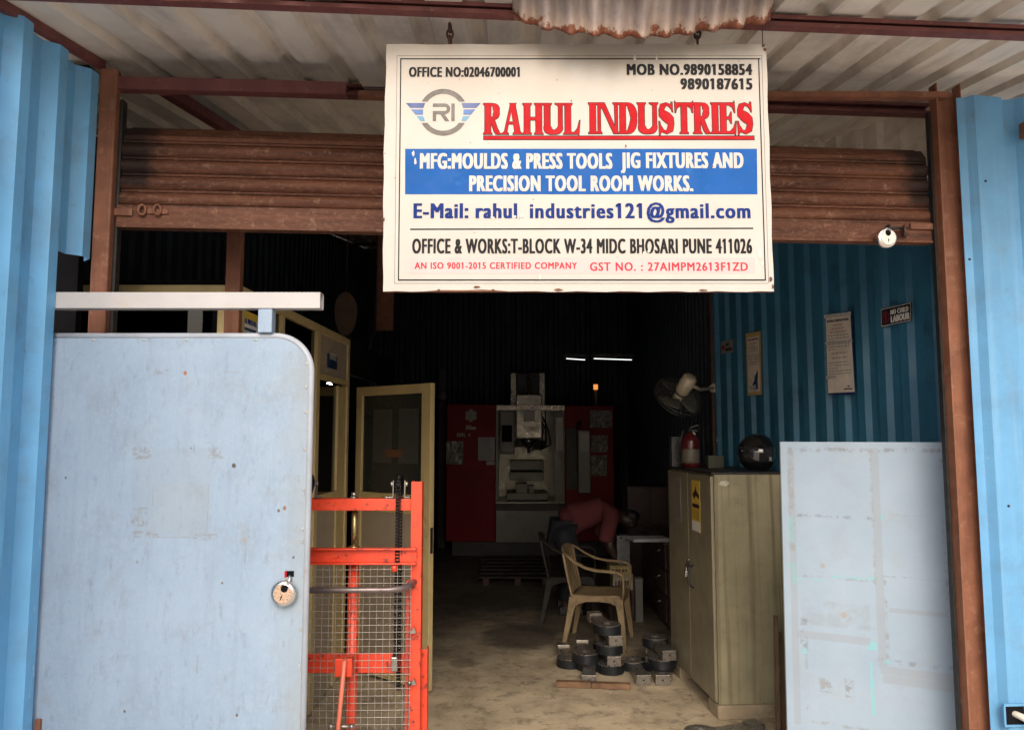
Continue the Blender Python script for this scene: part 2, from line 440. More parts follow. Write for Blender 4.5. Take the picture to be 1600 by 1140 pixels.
def screws(pts, parent, ax):
    for p_ in pts:
        mb = MB(); ax_ = Vector(ax); mb.lathe([(.005, -.001), (.005, .001), (.0035, .0015), (.0035, .004), (0, .005)], p_, ax_, 10); mb.build('roofing_screw', M['dark_steel'], parent)
screws([fa(px, py, -.089) + Vector((0, 0, 0)) if False else FM @ fa(px, py, -.0885) for px, py in ((1540, 283), (1576, 790), (1515, 405))], rroot, FM.to_3x3() @ Vector((0, -1, 0)))
screws([Vector((LX + .0405, notch_y - .122 * 0 - d_, z_)) for d_, z_ in ((.02, 1.9), (.02, 1.25))], lw, (1, 0, 0))
# canopy roof: sheet, purlins, rafters
roof = thing('canopy_roof', 'pale ribbed sheet roof on red oxide steel above the shop front', 'roof', (0, 2.9, 3.05))
mb = MB()
pr = profile(-2.5, 3.3, crest=.042, slope=.016, valley=.116, depth=.034, shift=.03)
rows = []
for Y in (2.2, 2.9, 4.2, 12.4):
    rows.append([(s, Y, roof_z(Y) + d) for s, d in pr])
mb.grid(rows, False)
mb.build('roof_sheet', M['roof'], roof, solid=.0015, norm=False, off=1)
def purlin(x0, x1, Y, w, h, m='oxide', drop=.0):
    mb = MB(FM)
    z = roof_z(Y) - .003 - drop; y = Y - 2.98
    # C section, open to the street
    mb.box(x0, x1, y + .004, y + .009, z - h + .005, z - .005)
    mb.box(x0, x1, y - w, y + .009, z - .005, z); mb.box(x0, x1, y - w, y + .009, z - h, z - h + .005)
    mb.box(x0, x1, y - w, y - w + .004, z - h + .005, z - h + .014); mb.box(x0, x1, y - w, y - w + .004, z - .014, z - .005)
    return mb.build('purlin', M[m], roof)
purlin(-2.3, 3.2, 2.37, .028, .038)
purlin(-1.5, 1.98, 3.34, .045, .05)
for Y in (5.2, 7.2, 9.2, 11.2): purlin(-2.3, 2.05, Y, .045, .06, 'dark_brown')
def rafter(x, Ya, Yb, m='oxide', w=.045, h=.05, drop=.055):
    mb = MB(); p = Vector((x, Ya, roof_z(Ya) - drop - h / 2)); q = Vector((x, Yb, roof_z(Yb) - drop - h / 2))
    mb.bar(p, q, w, h); return mb.build('rafter', M[m], roof, bevel=.003)
rafter(LX + .012, 2.15, 2.9, w=.03, h=.035, drop=.002)
rafter(-1.42, 3.02, 5.0, w=.05, drop=.054)
# lintel bars
b0, b1 = fa(181, 129, -.02), fa(541, 137, -.02)
mb = MB(FM); mb.M = FM
mb.bar((b0.x, -.02, b0.z - .0), (b1.x, -.02, b1.z - .002), .004, .05); mb.bar((b0.x, 0.002, b0.z + .023), (b1.x, 0.002, b1.z + .021), .04, .004)
mb.bar((b0.x, 0.002, b0.z - .023), (b1.x, 0.002, b1.z - .025), .04, .004)
t = mb.build('lintel_channel', M['oxide']); tag(t, 'short red oxide channel above the left half of the shutter', 'steel bar')
b0, b1 = fa(560, 150, -.03), fa(1482, 148, -.055)
mb = MB(FM); mb.bar((b0.x, -.045, b0.z + .004), (b1.x, -.058, b1.z), .004, .022); mb.bar((b0.x, -.026, b0.z - .006), (b1.x, -.04, b1.z - .010), .035, .004)
t = mb.build('lintel_angle', M['brown']); tag(t, 'thin brown angle bar running behind the signboard to the right post', 'steel bar')

# brown posts
pl0, pl1 = fa(147, 300, -.03).x, fa(174, 300, -.03).x
lp = thing('steel_post', 'rusty brown steel post left of the shutter, behind the gate', 'post', FM @ Vector(((pl0 + pl1) / 2, 0, 0)), FANG, 'shop front posts')
mb = MB(FM); mb.box(pl0, pl1, -.03, .012, 0, 3.005); mb.build('post_body', M['brown'], lp, bevel=.006)
mb = MB(FM); mb.box(pl1 - .006, pl1 + .010, .0125, .05, 0, 2.9); mb.build('guide_rail', M['dark_steel'], lp)
pr0, pr1 = fa(1466, 300, -.03).x, fa(1505, 300, -.03).x
rp = thing('steel_post', 'rusty brown channel post right of the shutter, beside the blue panel', 'post', FM @ Vector(((pr0 + pr1) / 2, 0, 0)), FANG, 'shop front posts')
mb = MB(FM)
mb.box(pr0 + .006, pr1 - .006, -.012, -.006, 0, 3.03)
mb.box(pr0, pr0 + .006, -.05, .0, 0, 3.055); mb.box(pr1 - .006, pr1, -.05, .0, 0, 3.055)
mb.build('post_body', M['brown'], rp, bevel=.0015)
mb = MB(FM); mb.box(pr0 - .010, pr0 - .001, -.008, .016, 0, 2.95); mb.build('guide_rail', M['dark_steel'], rp)

# rolling shutter
def shutter_mat():
    n = NT('rusty_shutter_paint')
    base = n.mix(n.step(n.noise(1, 6, .65, (2.2, 10, 34)), .3, .7), (.058, .021, .012), (.175, .068, .038))
    base = n.mix(n.math('MULTIPLY', n.step(n.noise(30, 6, .7), .57, .68), .4), base, (.40, .24, .16))
    base = n.mix(n.math('MULTIPLY', n.step(n.noise(1, 5, .6, (1.5, 6, 22), (5, 3, 2)), .56, .68), .6), base, (.035, .016, .012))
    base = n.mix(n.math('MULTIPLY', n.step(n.noise(90, 6, .8, (.4, 1, 1)), .5, .68), .4), base, (.33, .17, .10))
    x, y, z = n.axes(); wob = n.noise(6, 6, .7)
    for side, xx in ((1, fa(232, 300, 0).x), (-1, fa(1425, 300, 0).x)):
        d = n.math('MULTIPLY', n.math('SUBTRACT', x, xx), side)
        d = n.math('ADD', d, n.math('MULTIPLY', n.math('SUBTRACT', wob, .5), .28))
        lowz = n.step(z, 2.54, 2.57)
        base = n.mix(n.math('MULTIPLY', n.math('MULTIPLY', n.step(d, -.02, .04, 1, 0), lowz), .85), base, (.012, .009, .009))
    n.val(n.p.inputs['Base Color'], base); n.p.inputs['Roughness'].default_value = .6; n.p.inputs['Specular IOR Level'].default_value = .25
    n.bump(n.noise(50, 4), .15, .003)
    return n.m
M['shutter'] = shutter_mat()
sx0, sx1 = pl1 + .006, pr0 - .006
sbz = fa(820, 369, .03).z              # underside of the bottom bar
sh = thing('rolling_shutter', 'rusty brown rolling shutter raised behind the signboard', 'shutter', FM @ Vector((0, .03, 0)), FANG)
stp = .0655
mb = MB(FM); prof = []
z = sbz + .092
for k in range(4):
    for i in range(9):
        a_ = i / 8.0; prof.append((.03 - .016 * math.sin(math.pi * a_) ** .8, z + .05 * a_))
    prof += [(.032, z + .0505), (.034, z + .052), (.029, z + .0535), (.0275, z + .058), (.029, z + .0625), (.036, z + .064)]
    z += stp
for i in range(14):                                    # the curtain bends back onto its drum
    a_ = R(i * 9); prof.append((.03 + .16 * (1 - math.cos(a_)), z + .16 * math.sin(a_) * .55 + .004 * math.sin(i * 2.0)))
rows = [[(x, y, zz) for (y, zz) in prof] for x in (sx0, (sx0 + sx1) / 2, sx1)]
mb.grid(rows, False); mb.build('curtain', M['shutter'], sh, solid=.001)
mb = MB(FM); mb.box(sx0 - .002, sx1 + .002, .012, .02, sbz, sbz + .09); mb.box(sx0, sx1, .020, .06, sbz, sbz + .006)
mb.box(sx0, sx1, .006, .0118, sbz - .001, sbz + .010)
mb.build('bottom_bar', M['shutter'], sh, bevel=.002)
mb = MB(FM)                                             # bolts and staples
p = fa(162, 330, .0); q_ = fa(206, 331, .0); mb.box(p.x, q_.x, .002, .011, p.z - .014, p.z + .014)
mb.build('latch_bar', M['brown'], sh, bevel=.002)
p = fa(1423, 352, .0); q_ = fa(1462, 354, .0)
mb = MB(FM); mb.box(p.x, q_.x, .0, .011, q_.z - .012, q_.z + .014); mb.build('latch_bar', M['brown'], sh, bevel=.002)
mb = MB(FM)
for px in (222, 246):
    c = fa(px, 328, .0); mb.tube([(c.x + .012 * math.cos(t_), -.002 + .004 * math.cos(t_), c.z + .019 * math.sin(t_)) for t_ in [i * math.pi / 8 for i in range(16)]], .005, 8, closed=True)
c = fa(236, 329, .0); mb.box(c.x - .015, c.x + .06, .004, .0115, c.z - .01, c.z + .008)
mb.build('staple', M['brown'], sh)
mb = MB(FM); c = fa(1414, 362, -.01)
mb.tube([(c.x + .008 * math.cos(t_) - .004, -.015 + .016 * math.cos(t_), c.z + .022 * math.sin(t_)) for t_ in [i * math.pi / 8 for i in range(16)]], .007, 8, closed=True)
mb.build('staple', M['dark_brown'], sh)
c2 = fa(1388, 357, -.012); mb = MB(FM)
mb.tube([(c2.x - .008, -.022, c2.z - .004), (c2.x + .04, -.016, c2.z + .002), (c.x + .012, -.012, c2.z + .002)], .006, 8)
mb.tube([(c2.x + .008, .012, c2.z + .012), (c2.x, -.02, c2.z + .010), (c2.x - .003, -.03, c2.z - .008)], .006, 8)
mb.build('lock_bolt', M['dark_steel'], sh)

def padlock(name, label, c, Mx, r_, rz, face, tilt=0.0):
    """round disc padlock; c is the centre in world space, facing the street"""
    t = thing(name, label, 'padlock', c, rz, 'disc padlocks')
    X = WM[t.name] @ Matrix.Rotation(tilt, 4, 'Y')
    mb = MB(X); h = .012
    prof = [(r_ * .70, -h - .001), (r_ * .73, -h + .0006), (r_ * .78, -h + .0002), (r_ * .84, -h + .001), (r_ * .95, -h * .6), (r_, -h * .2), (r_, h * .3), (r_ * .9, h)]
    mb.lathe(prof, (0, 0, 0), (0, 1, 0), 40); mb.build('case', M['chrome'], t)
    # face plate with the shackle notch cut in its rim
    nr = r_ * .27; nc = r_ * .40; pts = []
    R0 = r_ * .71
    a1 = math.asin(min(.99, nr / R0))
    for i in range(33):
        a_ = R(90) + a1 + (2 * math.pi - 2 * a1) * i / 32; pts.append((R0 * math.cos(a_), R0 * math.sin(a_)))
    for i in range(13):
        a_ = -math.pi * i / 12; pts.append((nr * math.cos(a_), nc + nr * math.sin(a_)))
    mb = MB(X); mb.prism(pts, (0, -h - .0035, 0), (1, 0, 0), (0, 0, 1), (0, .003, 0)); mb.build('face_plate', face, t, bevel=.0005)
    mb = MB(X); mb.prism([(nr * math.cos(i * math.pi / 10), nc + nr * math.sin(i * math.pi / 10)) for i in range(20)], (0, -h - .0012, 0), (1, 0, 0), (0, 0, 1), (0, .001, 0))
    mb.build('notch', M['void'], t)
    mb = MB(X); mb.tube([(nr * .9, -h * .3, r_ * .55), (nr * .6, -h * .8, r_ * .80), (-nr * .4, -h * .9, r_ * .9), (-nr * .8, -h * .7, r_ * .68), (-nr * .75, -h * .8, r_ * .38)], .0038, 8)
    mb.build('shackle', M['steel'], t)
    mb = MB(X); mb.prism([(r_ * .07 * math.cos(i * math.pi / 6), -r_ * .22 + r_ * .07 * math.sin(i * math.pi / 6)) for i in range(12)], (0, -h - .0045, 0), (1, 0, 0), (0, 0, 1), (0, .0009, 0))
    mb.box(-r_ * .03, r_ * .03, -h - .0044, -h - .0036, -r_ * .45, -r_ * .25)
    mb.build('keyhole', M['void'], t)
    return t
c = FM @ fa(1385, 372, -.035)
padlock('padlock', 'round silver padlock hanging on the shutter bottom bar at right', c, None, .0435, FANG, pm('padlock_white', (.72, .70, .62), .35, .3, var=.06))

# ------------------------------------------------------------------ lettering
def text_polys(body):
    cu = bpy.data.curves.new('txt', 'FONT'); cu.body = body; cu.resolution_u = 3
    return cu
def text_mesh(body, weight=.0, space=1.0):
    cu = bpy.data.curves.new('txt', 'FONT'); cu.body = body; cu.resolution_u = 3; cu.offset = weight; cu.space_character = space
    o = bpy.data.objects.new('txt', cu); COL.objects.link(o)
    bpy.context.view_layer.update()
    me = bpy.data.meshes.new_from_object(o.evaluated_get(bpy.context.evaluated_depsgraph_get()))
    v = [(p.co.x, p.co.y) for p in me.vertices]; f = [list(p.vertices) for p in me.polygons]
    bpy.data.meshes.remove(me)
    def right(b_):
        cu.body = b_; bpy.context.view_layer.update()
        m_ = bpy.data.meshes.new_from_object(o.evaluated_get(bpy.context.evaluated_depsgraph_get()))
        xs = [p.co.x for p in m_.vertices]; bpy.data.meshes.remove(m_); return min(xs), max(xs)
    if '1' in body:                                       # give each figure one its slanted flag
        l_, r_ = right('1'); w_ = r_ - l_
        if w_ < .2:
            for i_, ch_ in enumerate(body):
                if ch_ == '1':
                    xr = right(body[:i_ + 1])[1]; k_ = len(v); xl = xr - w_ * .6
                    v += [(xl, .70), (xl - .155, .60), (xl - .155, .515), (xl, .575)]; f.append([k_, k_ + 1, k_ + 2, k_ + 3])
    bpy.data.objects.remove(o); bpy.data.curves.remove(cu)
    return v, f
def lettering(mb, body, x0, x1, z0, z1, place, weight=.0, smear=0.0, cap=.70, lift=0.0004, space=None):
    """lay the words between x0..x1 (baseline z0, cap line z1); place(x, z, lift) gives the point on the surface"""
    v, f = text_mesh(body, weight, space or (1.0 if smear == 0 else 1.16))
    a0 = min(p[0] for p in v); a1 = max(p[0] for p in v)
    k = 0; sg_ = 1 if x1 > x0 else -1
    zs = smear * .30
    sh_ = [(0, 0)] if smear == 0 else [(0, 0), (smear * .5, zs), (smear, 0), (smear, zs), (0, zs)]
    w = (x1 - x0) - smear * sg_; hz = (z1 - z0) - (zs if smear else 0)
    for s_, t_ in sh_:
        pts = [place(x0 + (p[0] - a0) / (a1 - a0) * w + s_ * sg_, z0 + p[1] / cap * hz + t_, lift + k * .00008) for p in v]
        mb.add(pts, f); k += 1

# ------------------------------------------------------------------ signboard
SY = 2.42
sTL, sTR, sBR, sBL = at(604, 70, SY), at(1199, 69, SY), at(1207, 456, SY), at(599, 455, SY)
sx0_, sx1_ = (sTL.x + sBL.x) / 2, (sTR.x + sBR.x) / 2
sz0_, sz1_ = (sBL.z + sBR.z) / 2, (sTL.z + sTR.z) / 2
sc_ = Vector(((sx0_ + sx1_) / 2, SY + .012, sz0_))
def sgx(px, py):
    k = (py - 69.5) / 386.0; l = 604 - 5 * k; r_ = 1199 + 8 * k
    return sx0_ + (px - l) / (r_ - l) * (sx1_ - sx0_)
def sgz(py): return sz1_ + (py - 69.5) / 386.0 * (sz0_ - sz1_)
def sp(x, z, lift): return Vector((x, SY - lift, z))
def board_mat():
    n = NT('sign_flex')
    base = n.mix(n.step(n.noise(3, 5), .3, .7), (.41, .375, .33), (.47, .435, .39))
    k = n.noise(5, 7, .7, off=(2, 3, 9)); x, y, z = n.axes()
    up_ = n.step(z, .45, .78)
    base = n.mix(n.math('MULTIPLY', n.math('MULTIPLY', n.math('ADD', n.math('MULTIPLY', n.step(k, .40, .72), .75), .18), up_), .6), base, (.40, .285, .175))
    k = n.noise(46, 3, .6, off=(7, 1, 2)); base = n.mix(n.math('MULTIPLY', n.step(k, .71, .76), .7), base, (.16, .10, .06))
    k = n.noise(1, 4, .6, (9, 9, 1.2), (1, 5, 0)); base = n.mix(n.math('MULTIPLY', n.step(k, .55, .75), .22), base, (.44, .36, .28))
    n.val(n.p.inputs['Base Color'], base); n.p.inputs['Roughness'].default_value = .42
    n.bump(n.noise(7, 3), .12, .01)
    return n.m
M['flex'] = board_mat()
sg = thing('signboard', 'white painted company signboard with red and blue lettering hung over the doorway', 'sign', sc_)
mb = MB(); rows = []
NX, NZ = 28, 18
for j in range(NZ + 1):
    rr = []
    for i in range(NX + 1):
        u, w = i / NX, j / NZ
        x = sx0_ + u * (sx1_ - sx0_); z_ = sz0_ + w * (sz1_ - sz0_)
        edge = min(u, 1 - u) < 1e-6
        jag = 0.0
        if j == 0: z_ += .0016 * math.sin(i * 1.9) + .006 * math.exp(-((u - .22) / .10) ** 2) * (1 if i else 0)
        if j == NZ: z_ += .0012 * math.sin(i * 1.3)
        if i == 0: x += -.004 * math.sin(w * 3.0) + .0012 * math.sin(j * 1.7)
        if i == NX: x += .0014 * math.sin(j * 1.3)
        rr.append(Vector((x, SY, z_)))
    rows.append(rr)
mb.grid(rows, False)
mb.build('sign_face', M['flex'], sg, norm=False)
mb = MB()
fr = .022
mb.box(sx0_ + .004, sx1_ - .003, SY + .0012, SY + fr, sz1_ - .02, sz1_ - .001); mb.box(sx0_ + .004, sx1_ - .003, SY + .0012, SY + fr, sz0_ + .001, sz0_ + .02)
mb.box(sx0_ + .004, sx0_ + .024, SY + .0013, SY + fr - .001, sz0_ + .02, sz1_ - .02); mb.box(sx1_ - .023, sx1_ - .003, SY + .0013, SY + fr - .001, sz0_ + .02, sz1_ - .02)
mb.build('back_frame', M['brown'], sg)
mb = MB(); mb.box(sx0_ + .024, sx1_ - .023, SY + .0014, SY + .003, sz0_ + .02, sz1_ - .02); mb.build('backing_sheet', M['steel_dark'], sg)
def sline(mb, pxa, pya, pxb, pyb, th, lift=.0005):
    x0, z0, x1, z1 = sgx(pxa, pya), sgz(pya), sgx(pxb, pyb), sgz(pyb)
    if abs(x1 - x0) > abs(z1 - z0): mb.add([sp(x0, z0 - th / 2, lift), sp(x1, z1 - th / 2, lift), sp(x1, z1 + th / 2, lift), sp(x0, z0 + th / 2, lift)], [(0, 1, 2, 3)])
    else: mb.add([sp(x0 - th / 2, z0, lift), sp(x1 - th / 2, z1, lift), sp(x1 + th / 2, z1, lift), sp(x0 + th / 2, z0, lift)], [(0, 1, 2, 3)])
mb = MB()
pxm = (sx1_ - sx0_) / 600.0
sline(mb, 625, 93, 1190, 93, 1.9 * pxm); sline(mb, 624, 438, 1194, 438, 2.2 * pxm, .0006)
sline(mb, 626, 92, 623, 439, 1.8 * pxm, .0007); sline(mb, 1187, 92, 1194, 439, 1.8 * pxm, .0008)
for a_ in ((620, 88, 1193, 88), (617, 443, 1198, 443)): sline(mb, *a_, .5 * pxm)
sline(mb, 620, 88, 617, 443, .5 * pxm, .0006); sline(mb, 1192, 88, 1199, 443, .5 * pxm, .0007)
mb.build('border_line', M['ink'], sg)
def srect(px0, py0, px1, py1, m, name, lift):
    mb = MB(); mb.add([sp(sgx(px0, py1), sgz(py1), lift), sp(sgx(px1, py1), sgz(py1), lift), sp(sgx(px1, py0), sgz(py0), lift), sp(sgx(px0, py0), sgz(py0), lift)], [(0, 1, 2, 3)])
    return mb.build(name, m, sg)
srect(633, 235.5, 1183, 306.5, M['band'], 'colour_band', .0006)
srect(640, 404, 1178, 428, pm('pink_strip', (.47, .37, .355), .4, var=.04), 'colour_band', .0006)
def stext(body, px0, px1, pyb, pyt, m, weight=0, smear=0.0, lift=.0012):
    mb = MB(); lettering(mb, body, sgx(px0, pyb), sgx(px1, pyb), sgz(pyb), sgz(pyt), sp, weight, smear, lift=lift)
    return mb.build('lettering', m, sg, norm=False)
stext('OFFICE NO:02046700001', 638.5, 812.5, 122, 106, M['ink'], 0, 2.1 * pxm)
stext('MOB NO.9890158854', 980, 1177, 119, 101, M['ink'], 0, 2.6 * pxm)
stext('9890187615', 1064, 1177, 142, 124, M['ink'], 0, 2.6 * pxm)
M['white_ink'] = pm('white_vinyl', (.45, .42, .38), .45, var=.06, scale=20)
stext('MFG:MOULDS & PRESS TOOLS', 656, 957, 267, 242, M['white_ink'], 0, 2.9 * pxm)
stext('JIG FIXTURES AND', 970, 1162, 266, 241, M['white_ink'], 0, 2.9 * pxm)
stext('PRECISION TOOL ROOM WORKS.', 733, 1083, 302, 277, M['white_ink'], 0, 2.9 * pxm)
stext('E-Mail:', 646, 732, 343.5, 320, M['navy_ink'], 0, 2.9 * pxm)
stext('rahul', 743, 808, 343.5, 320, M['navy_ink'], 0, 2.9 * pxm)
stext('industries121@gmail.com', 827.5, 1172, 343.5, 320, M['navy_ink'], 0, 2.6 * pxm)
stext('OFFICE & WORKS:T-BLOCK W-34 MIDC BHOSARI PUNE 411026', 644, 1174, 397.5, 374.5, M['ink'], 0, 2.0 * pxm)
stext('AN ISO 9001-2015 CERTIFIED COMPANY', 648, 901, 421, 411, M['red_text'], 0, .8 * pxm)
stext('GST NO. : 27AIMPM2613F1ZD', 921, 1167, 424, 411, M['red_text'], 0, .9 * pxm)
mb = MB(); sline(mb, 641, 360.5, 1176, 359, 2.2 * pxm); mb.build('rule_line', M['ink'], sg)
# emblem: broken grey ring, three-bar wings, RI monogram
ecx, ecz, ek = sgx(692.5, 178), sgz(178), pxm
def epl(mb, pts, lift=.0008): mb.add([sp(ecx + (x - 467) / 5 * ek, ecz - (y - 590) / 5 * ek, lift) for x, y in pts], [list(range(len(pts)))])
M['ring_grey'] = pm('emblem_grey', (.085, .072, .058), .45, var=.25, scale=40)
for sgn_ in (1, -1):
    mb = MB()
    ro, ri = 190, 150; a0 = math.asin(86 / 190) ; b0_ = math.asin(86 / 150)
    n_ = 24
    for i in range(n_):
        f0, f1 = i / n_, (i + 1) / n_
        P_ = []
        for r_, a_, f_ in ((ro, a0, f0), (ro, a0, f1), (ri, b0_, f1), (ri, b0_, f0)):
            t_ = a_ + (math.pi - 2 * a_) * f_; P_.append((467 + r_ * math.cos(t_), 590 - sgn_ * r_ * math.sin(t_)))
        epl(mb, P_)
    mb.build('emblem_ring', M['ring_grey'], sg, norm=False)
wings = [((172, 515), (325, 515), (311, 555), (208, 555), (.010, .045, .20)), ((215, 567), (308, 567), (309, 610), (250, 610), (.014, .09, .30)), ((257, 622), (311, 622), (325, 662), (290, 662), (.07, .24, .38))]
for i, wv in enumerate(wings):
    mw = pm('emblem_blue', wv[4], .42, var=.05); mb = MB()
    epl(mb, wv[:4]); mb.build('emblem_wing', mw, sg, norm=False); mb = MB(); epl(mb, [(934 - p[0], p[1]) for p in wv[:4]]); mb.build('emblem_wing', mw, sg, norm=False)
mb = MB()
epl(mb, [(385, 519), (480, 519), (480, 546), (385, 546)])
for i in range(12):
    t0, t1 = -math.pi / 2 + math.pi * i / 12, -math.pi / 2 + math.pi * (i + 1) / 12
    epl(mb, [(478 + 44 * math.cos(t0), 563 + 44 * math.sin(t0)), (478 + 44 * math.cos(t1), 563 + 44 * math.sin(t1)), (478 + 17 * math.cos(t1), 563 + 17 * math.sin(t1)), (478 + 17 * math.cos(t0), 563 + 17 * math.sin(t0))], .0009)
epl(mb, [(385, 580), (480, 580), (480, 607), (412, 607), (412, 663), (385, 663)], .001)
epl(mb, [(440, 600), (474, 600), (516, 663), (482, 663)], .0011)
epl(mb, [(530, 519), (557, 519), (557, 663), (530, 663)])
mb.build('emblem_monogram', M['ring_grey'], sg, norm=False)

# red slab-serif capitals, each built from stems, bowls and wedge serifs
def stem(x, w=.235, s=.055, b=0.0, t=1.0):
    return ('p', [(x - s, b), (x + w + s, b), (x + w + s, b + .03), (x + w, b + .085), (x + w, t - .085), (x + w + s, t - .03), (x + w + s, t), (x - s, t), (x - s, t - .03), (x, t - .085), (x, b + .085), (x - s, b + .03)])
def rib(pts, ws): return ('r', pts, ws)
def arc(cx, cz, rx, rz, a0, a1, n=12): return [(cx + rx * math.cos(R(a0 + (a1 - a0) * i / n)), cz + rz * math.sin(R(a0 + (a1 - a0) * i / n))) for i in range(n + 1)]
def taper(n, lo, hi): return [lo + (hi - lo) * math.sin(math.pi * i / (n - 1)) for i in range(n)]
GL = {}
GL['I'] = (.235, [stem(0)])
bow = [(.2, .95)] + arc(.30, .735, .17, .215, 90, -90, 14) + [(.2, .52)]
GL['R'] = (.62, [stem(0), rib(bow, [.075, .08] + taper(13, .08, .20) + [.08, .075]), ('p', [(.24, .50), (.36, .52), (.50, .20), (.60, .035), (.68, .03), (.68, 0), (.44, 0), (.36, .10), (.235, .42)])])
GL['A'] = (.74, [('p', [(.27, 1.0), (.52, 1.0), (.49, .95), (.685, .085), (.76, .03), (.76, 0), (.40, 0), (.40, .03), (.465, .085), (.33, .74), (.155, .085), (.22, .03), (.22, 0), (-.04, 0), (-.04, .03), (.055, .085), (.29, .95)]), ('p', [(.18, .33), (.44, .33), (.43, .40), (.20, .40)])])
GL['H'] = (.70, [stem(0), stem(.465), ('p', [(.22, .46), (.48, .46), (.48, .55), (.22, .55)])])
GL['U'] = (.72, [('p', [(-.055, 1), (.29, 1), (.29, .97), (.235, .915), (.235, .25), (0, .25), (0, .915), (-.055, .97)]), ('p', [(.43, 1), (.775, 1), (.775, .97), (.72, .915), (.72, .25), (.56, .25), (.56, .915), (.43, .97)]), rib([(.118, .27)] + arc(.38, .25, .262, .185, 180, 360, 14) + [(.642, .27)], [.235] * 2 + [.225, .21, .19, .17, .15, .135, .13, .13, .13, .135, .14, .15, .155, .16, .16])])
GL['L'] = (.56, [stem(0), ('p', [(.2, 0), (.52, 0), (.535, -.05), (.55, -.05), (.60, .45), (.58, .45), (.50, .20), (.38, .07), (.2, .06)])])
GL['N'] = (.78, [('p', [(-.055, 0), (.16, 0), (.16, .03), (.105, .085), (.105, .9), (0, .9), (0, .085), (-.055, .03)]), ('p', [(-.055, 1), (.26, 1), (.62, .33), (.78, -.0), (.62, .0), (.18, .80), (.0, .90), (-.055, .97)]), ('p', [(.60, 1), (.835, 1), (.835, .97), (.78, .915), (.78, .0), (.68, .0), (.66, .915), (.60, .97)])])
GL['D'] = (.66, [stem(0), rib([(.2, .955)] + arc(.28, .5, .275, .455, 90, -90, 18) + [(.2, .045)], [.08, .085] + taper(17, .085, .235) + [.085, .08])])
S_ = [(.52, .80), (.44, .91), (.30, .955), (.16, .90), (.105, .77), (.15, .65), (.29, .55), (.42, .44), (.485, .30), (.44, .13), (.30, .045), (.15, .09), (.06, .24)]
GL['S'] = (.58, [rib(S_, [.04, .07, .09, .14, .19, .22, .245, .245, .21, .16, .10, .07, .04]), ('p', [(.49, 1.02), (.54, 1.02), (.555, .70), (.53, .70), (.47, .88)]), ('p', [(.04, -.04), (.01, -.04), (.0, .40), (.03, .40), (.11, .13)])])
GL['T'] = (.66, [('p', [(.16, 0), (.50, 0), (.50, .03), (.445, .085), (.445, .95), (.215, .95), (.215, .085), (.16, .03)]), ('p', [(0, 1.0), (-.02, 1.05), (-.035, 1.05), (-.02, .68), (.005, .68), (.05, .82), (.22, .915), (.44, .915), (.61, .82), (.655, .68), (.68, .68), (.695, 1.05), (.68, 1.05), (.66, 1.0)])])
GL['E'] = (.60, [stem(0), ('p', [(.2, 1.0), (.52, 1.0), (.55, 1.05), (.565, 1.05), (.585, .68), (.56, .68), (.49, .84), (.36, .92), (.2, .925)]), ('p', [(.2, .46), (.34, .47), (.42, .33), (.44, .33), (.44, .70), (.42, .70), (.34, .55), (.2, .54)]), ('p', [(.2, 0), (.55, 0), (.58, -.05), (.595, -.05), (.63, .40), (.605, .40), (.52, .19), (.38, .075), (.2, .07)])])
def grow(poly, d):
    n = len(poly); A = sum(poly[i][0] * poly[(i + 1) % n][1] - poly[(i + 1) % n][0] * poly[i][1] for i in range(n))
    s_ = 1 if A > 0 else -1; out = []
    for i in range(n):
        p0, p1, p2 = Vector(poly[i - 1]), Vector(poly[i]), Vector(poly[(i + 1) % n])
        e1, e2 = (p1 - p0), (p2 - p1)
        if e1.length < 1e-6 or e2.length < 1e-6: out.append(tuple(p1)); continue
        e1.normalize(); e2.normalize()
        n1, n2 = Vector((e1.y, -e1.x)) * s_, Vector((e2.y, -e2.x)) * s_
        b = (n1 + n2); L = b.length
        if L < .3: b = n1; k = d
        else: b = b / L; k = min(d / max(.45, b.dot(n1)), 1.8 * d)
        out.append((p1.x + b.x * k, p1.y + b.y * k))
    return out
def glyph(mb, ch, X, H, W, Z, d, lift):
    """W scales widths"""
    wd, pieces = GL[ch]; k = 0
    ax = W / H
    for pc_ in pieces:
        l = lift + k * .00006; k += 1
        if pc_[0] == 'p':
            poly = [(x * ax, z_) for x, z_ in pc_[1]]
            if d: poly = grow(poly, d)
            mb.add([sp(X + x * H, Z + z_ * H, l) for x, z_ in poly], [list(range(len(poly)))])
        else:
            pts = [Vector((x * ax, z_)) for x, z_ in pc_[1]]; ws = pc_[2]; n = len(pts); L_, R_ = [], []
            for i in range(n):
                t_ = (pts[min(i + 1, n - 1)] - pts[max(i - 1, 0)]).normalized()
                hz = abs(t_.y) * ax + abs(t_.x) * 1.0
                hw = ws[i] / 2 * hz + d; nn = Vector((-t_.y, t_.x)); q = pts[i].copy()
                if d and i == 0: q = q - t_ * d
                if d and i == n - 1: q = q + t_ * d
                L_.append(q + nn * hw); R_.append(q - nn * hw)
            mb.add([sp(X + p.x * H, Z + p.y * H, l) for p in L_ + R_], [(i, i + 1, n + i + 1, n + i) for i in range(n - 1)])
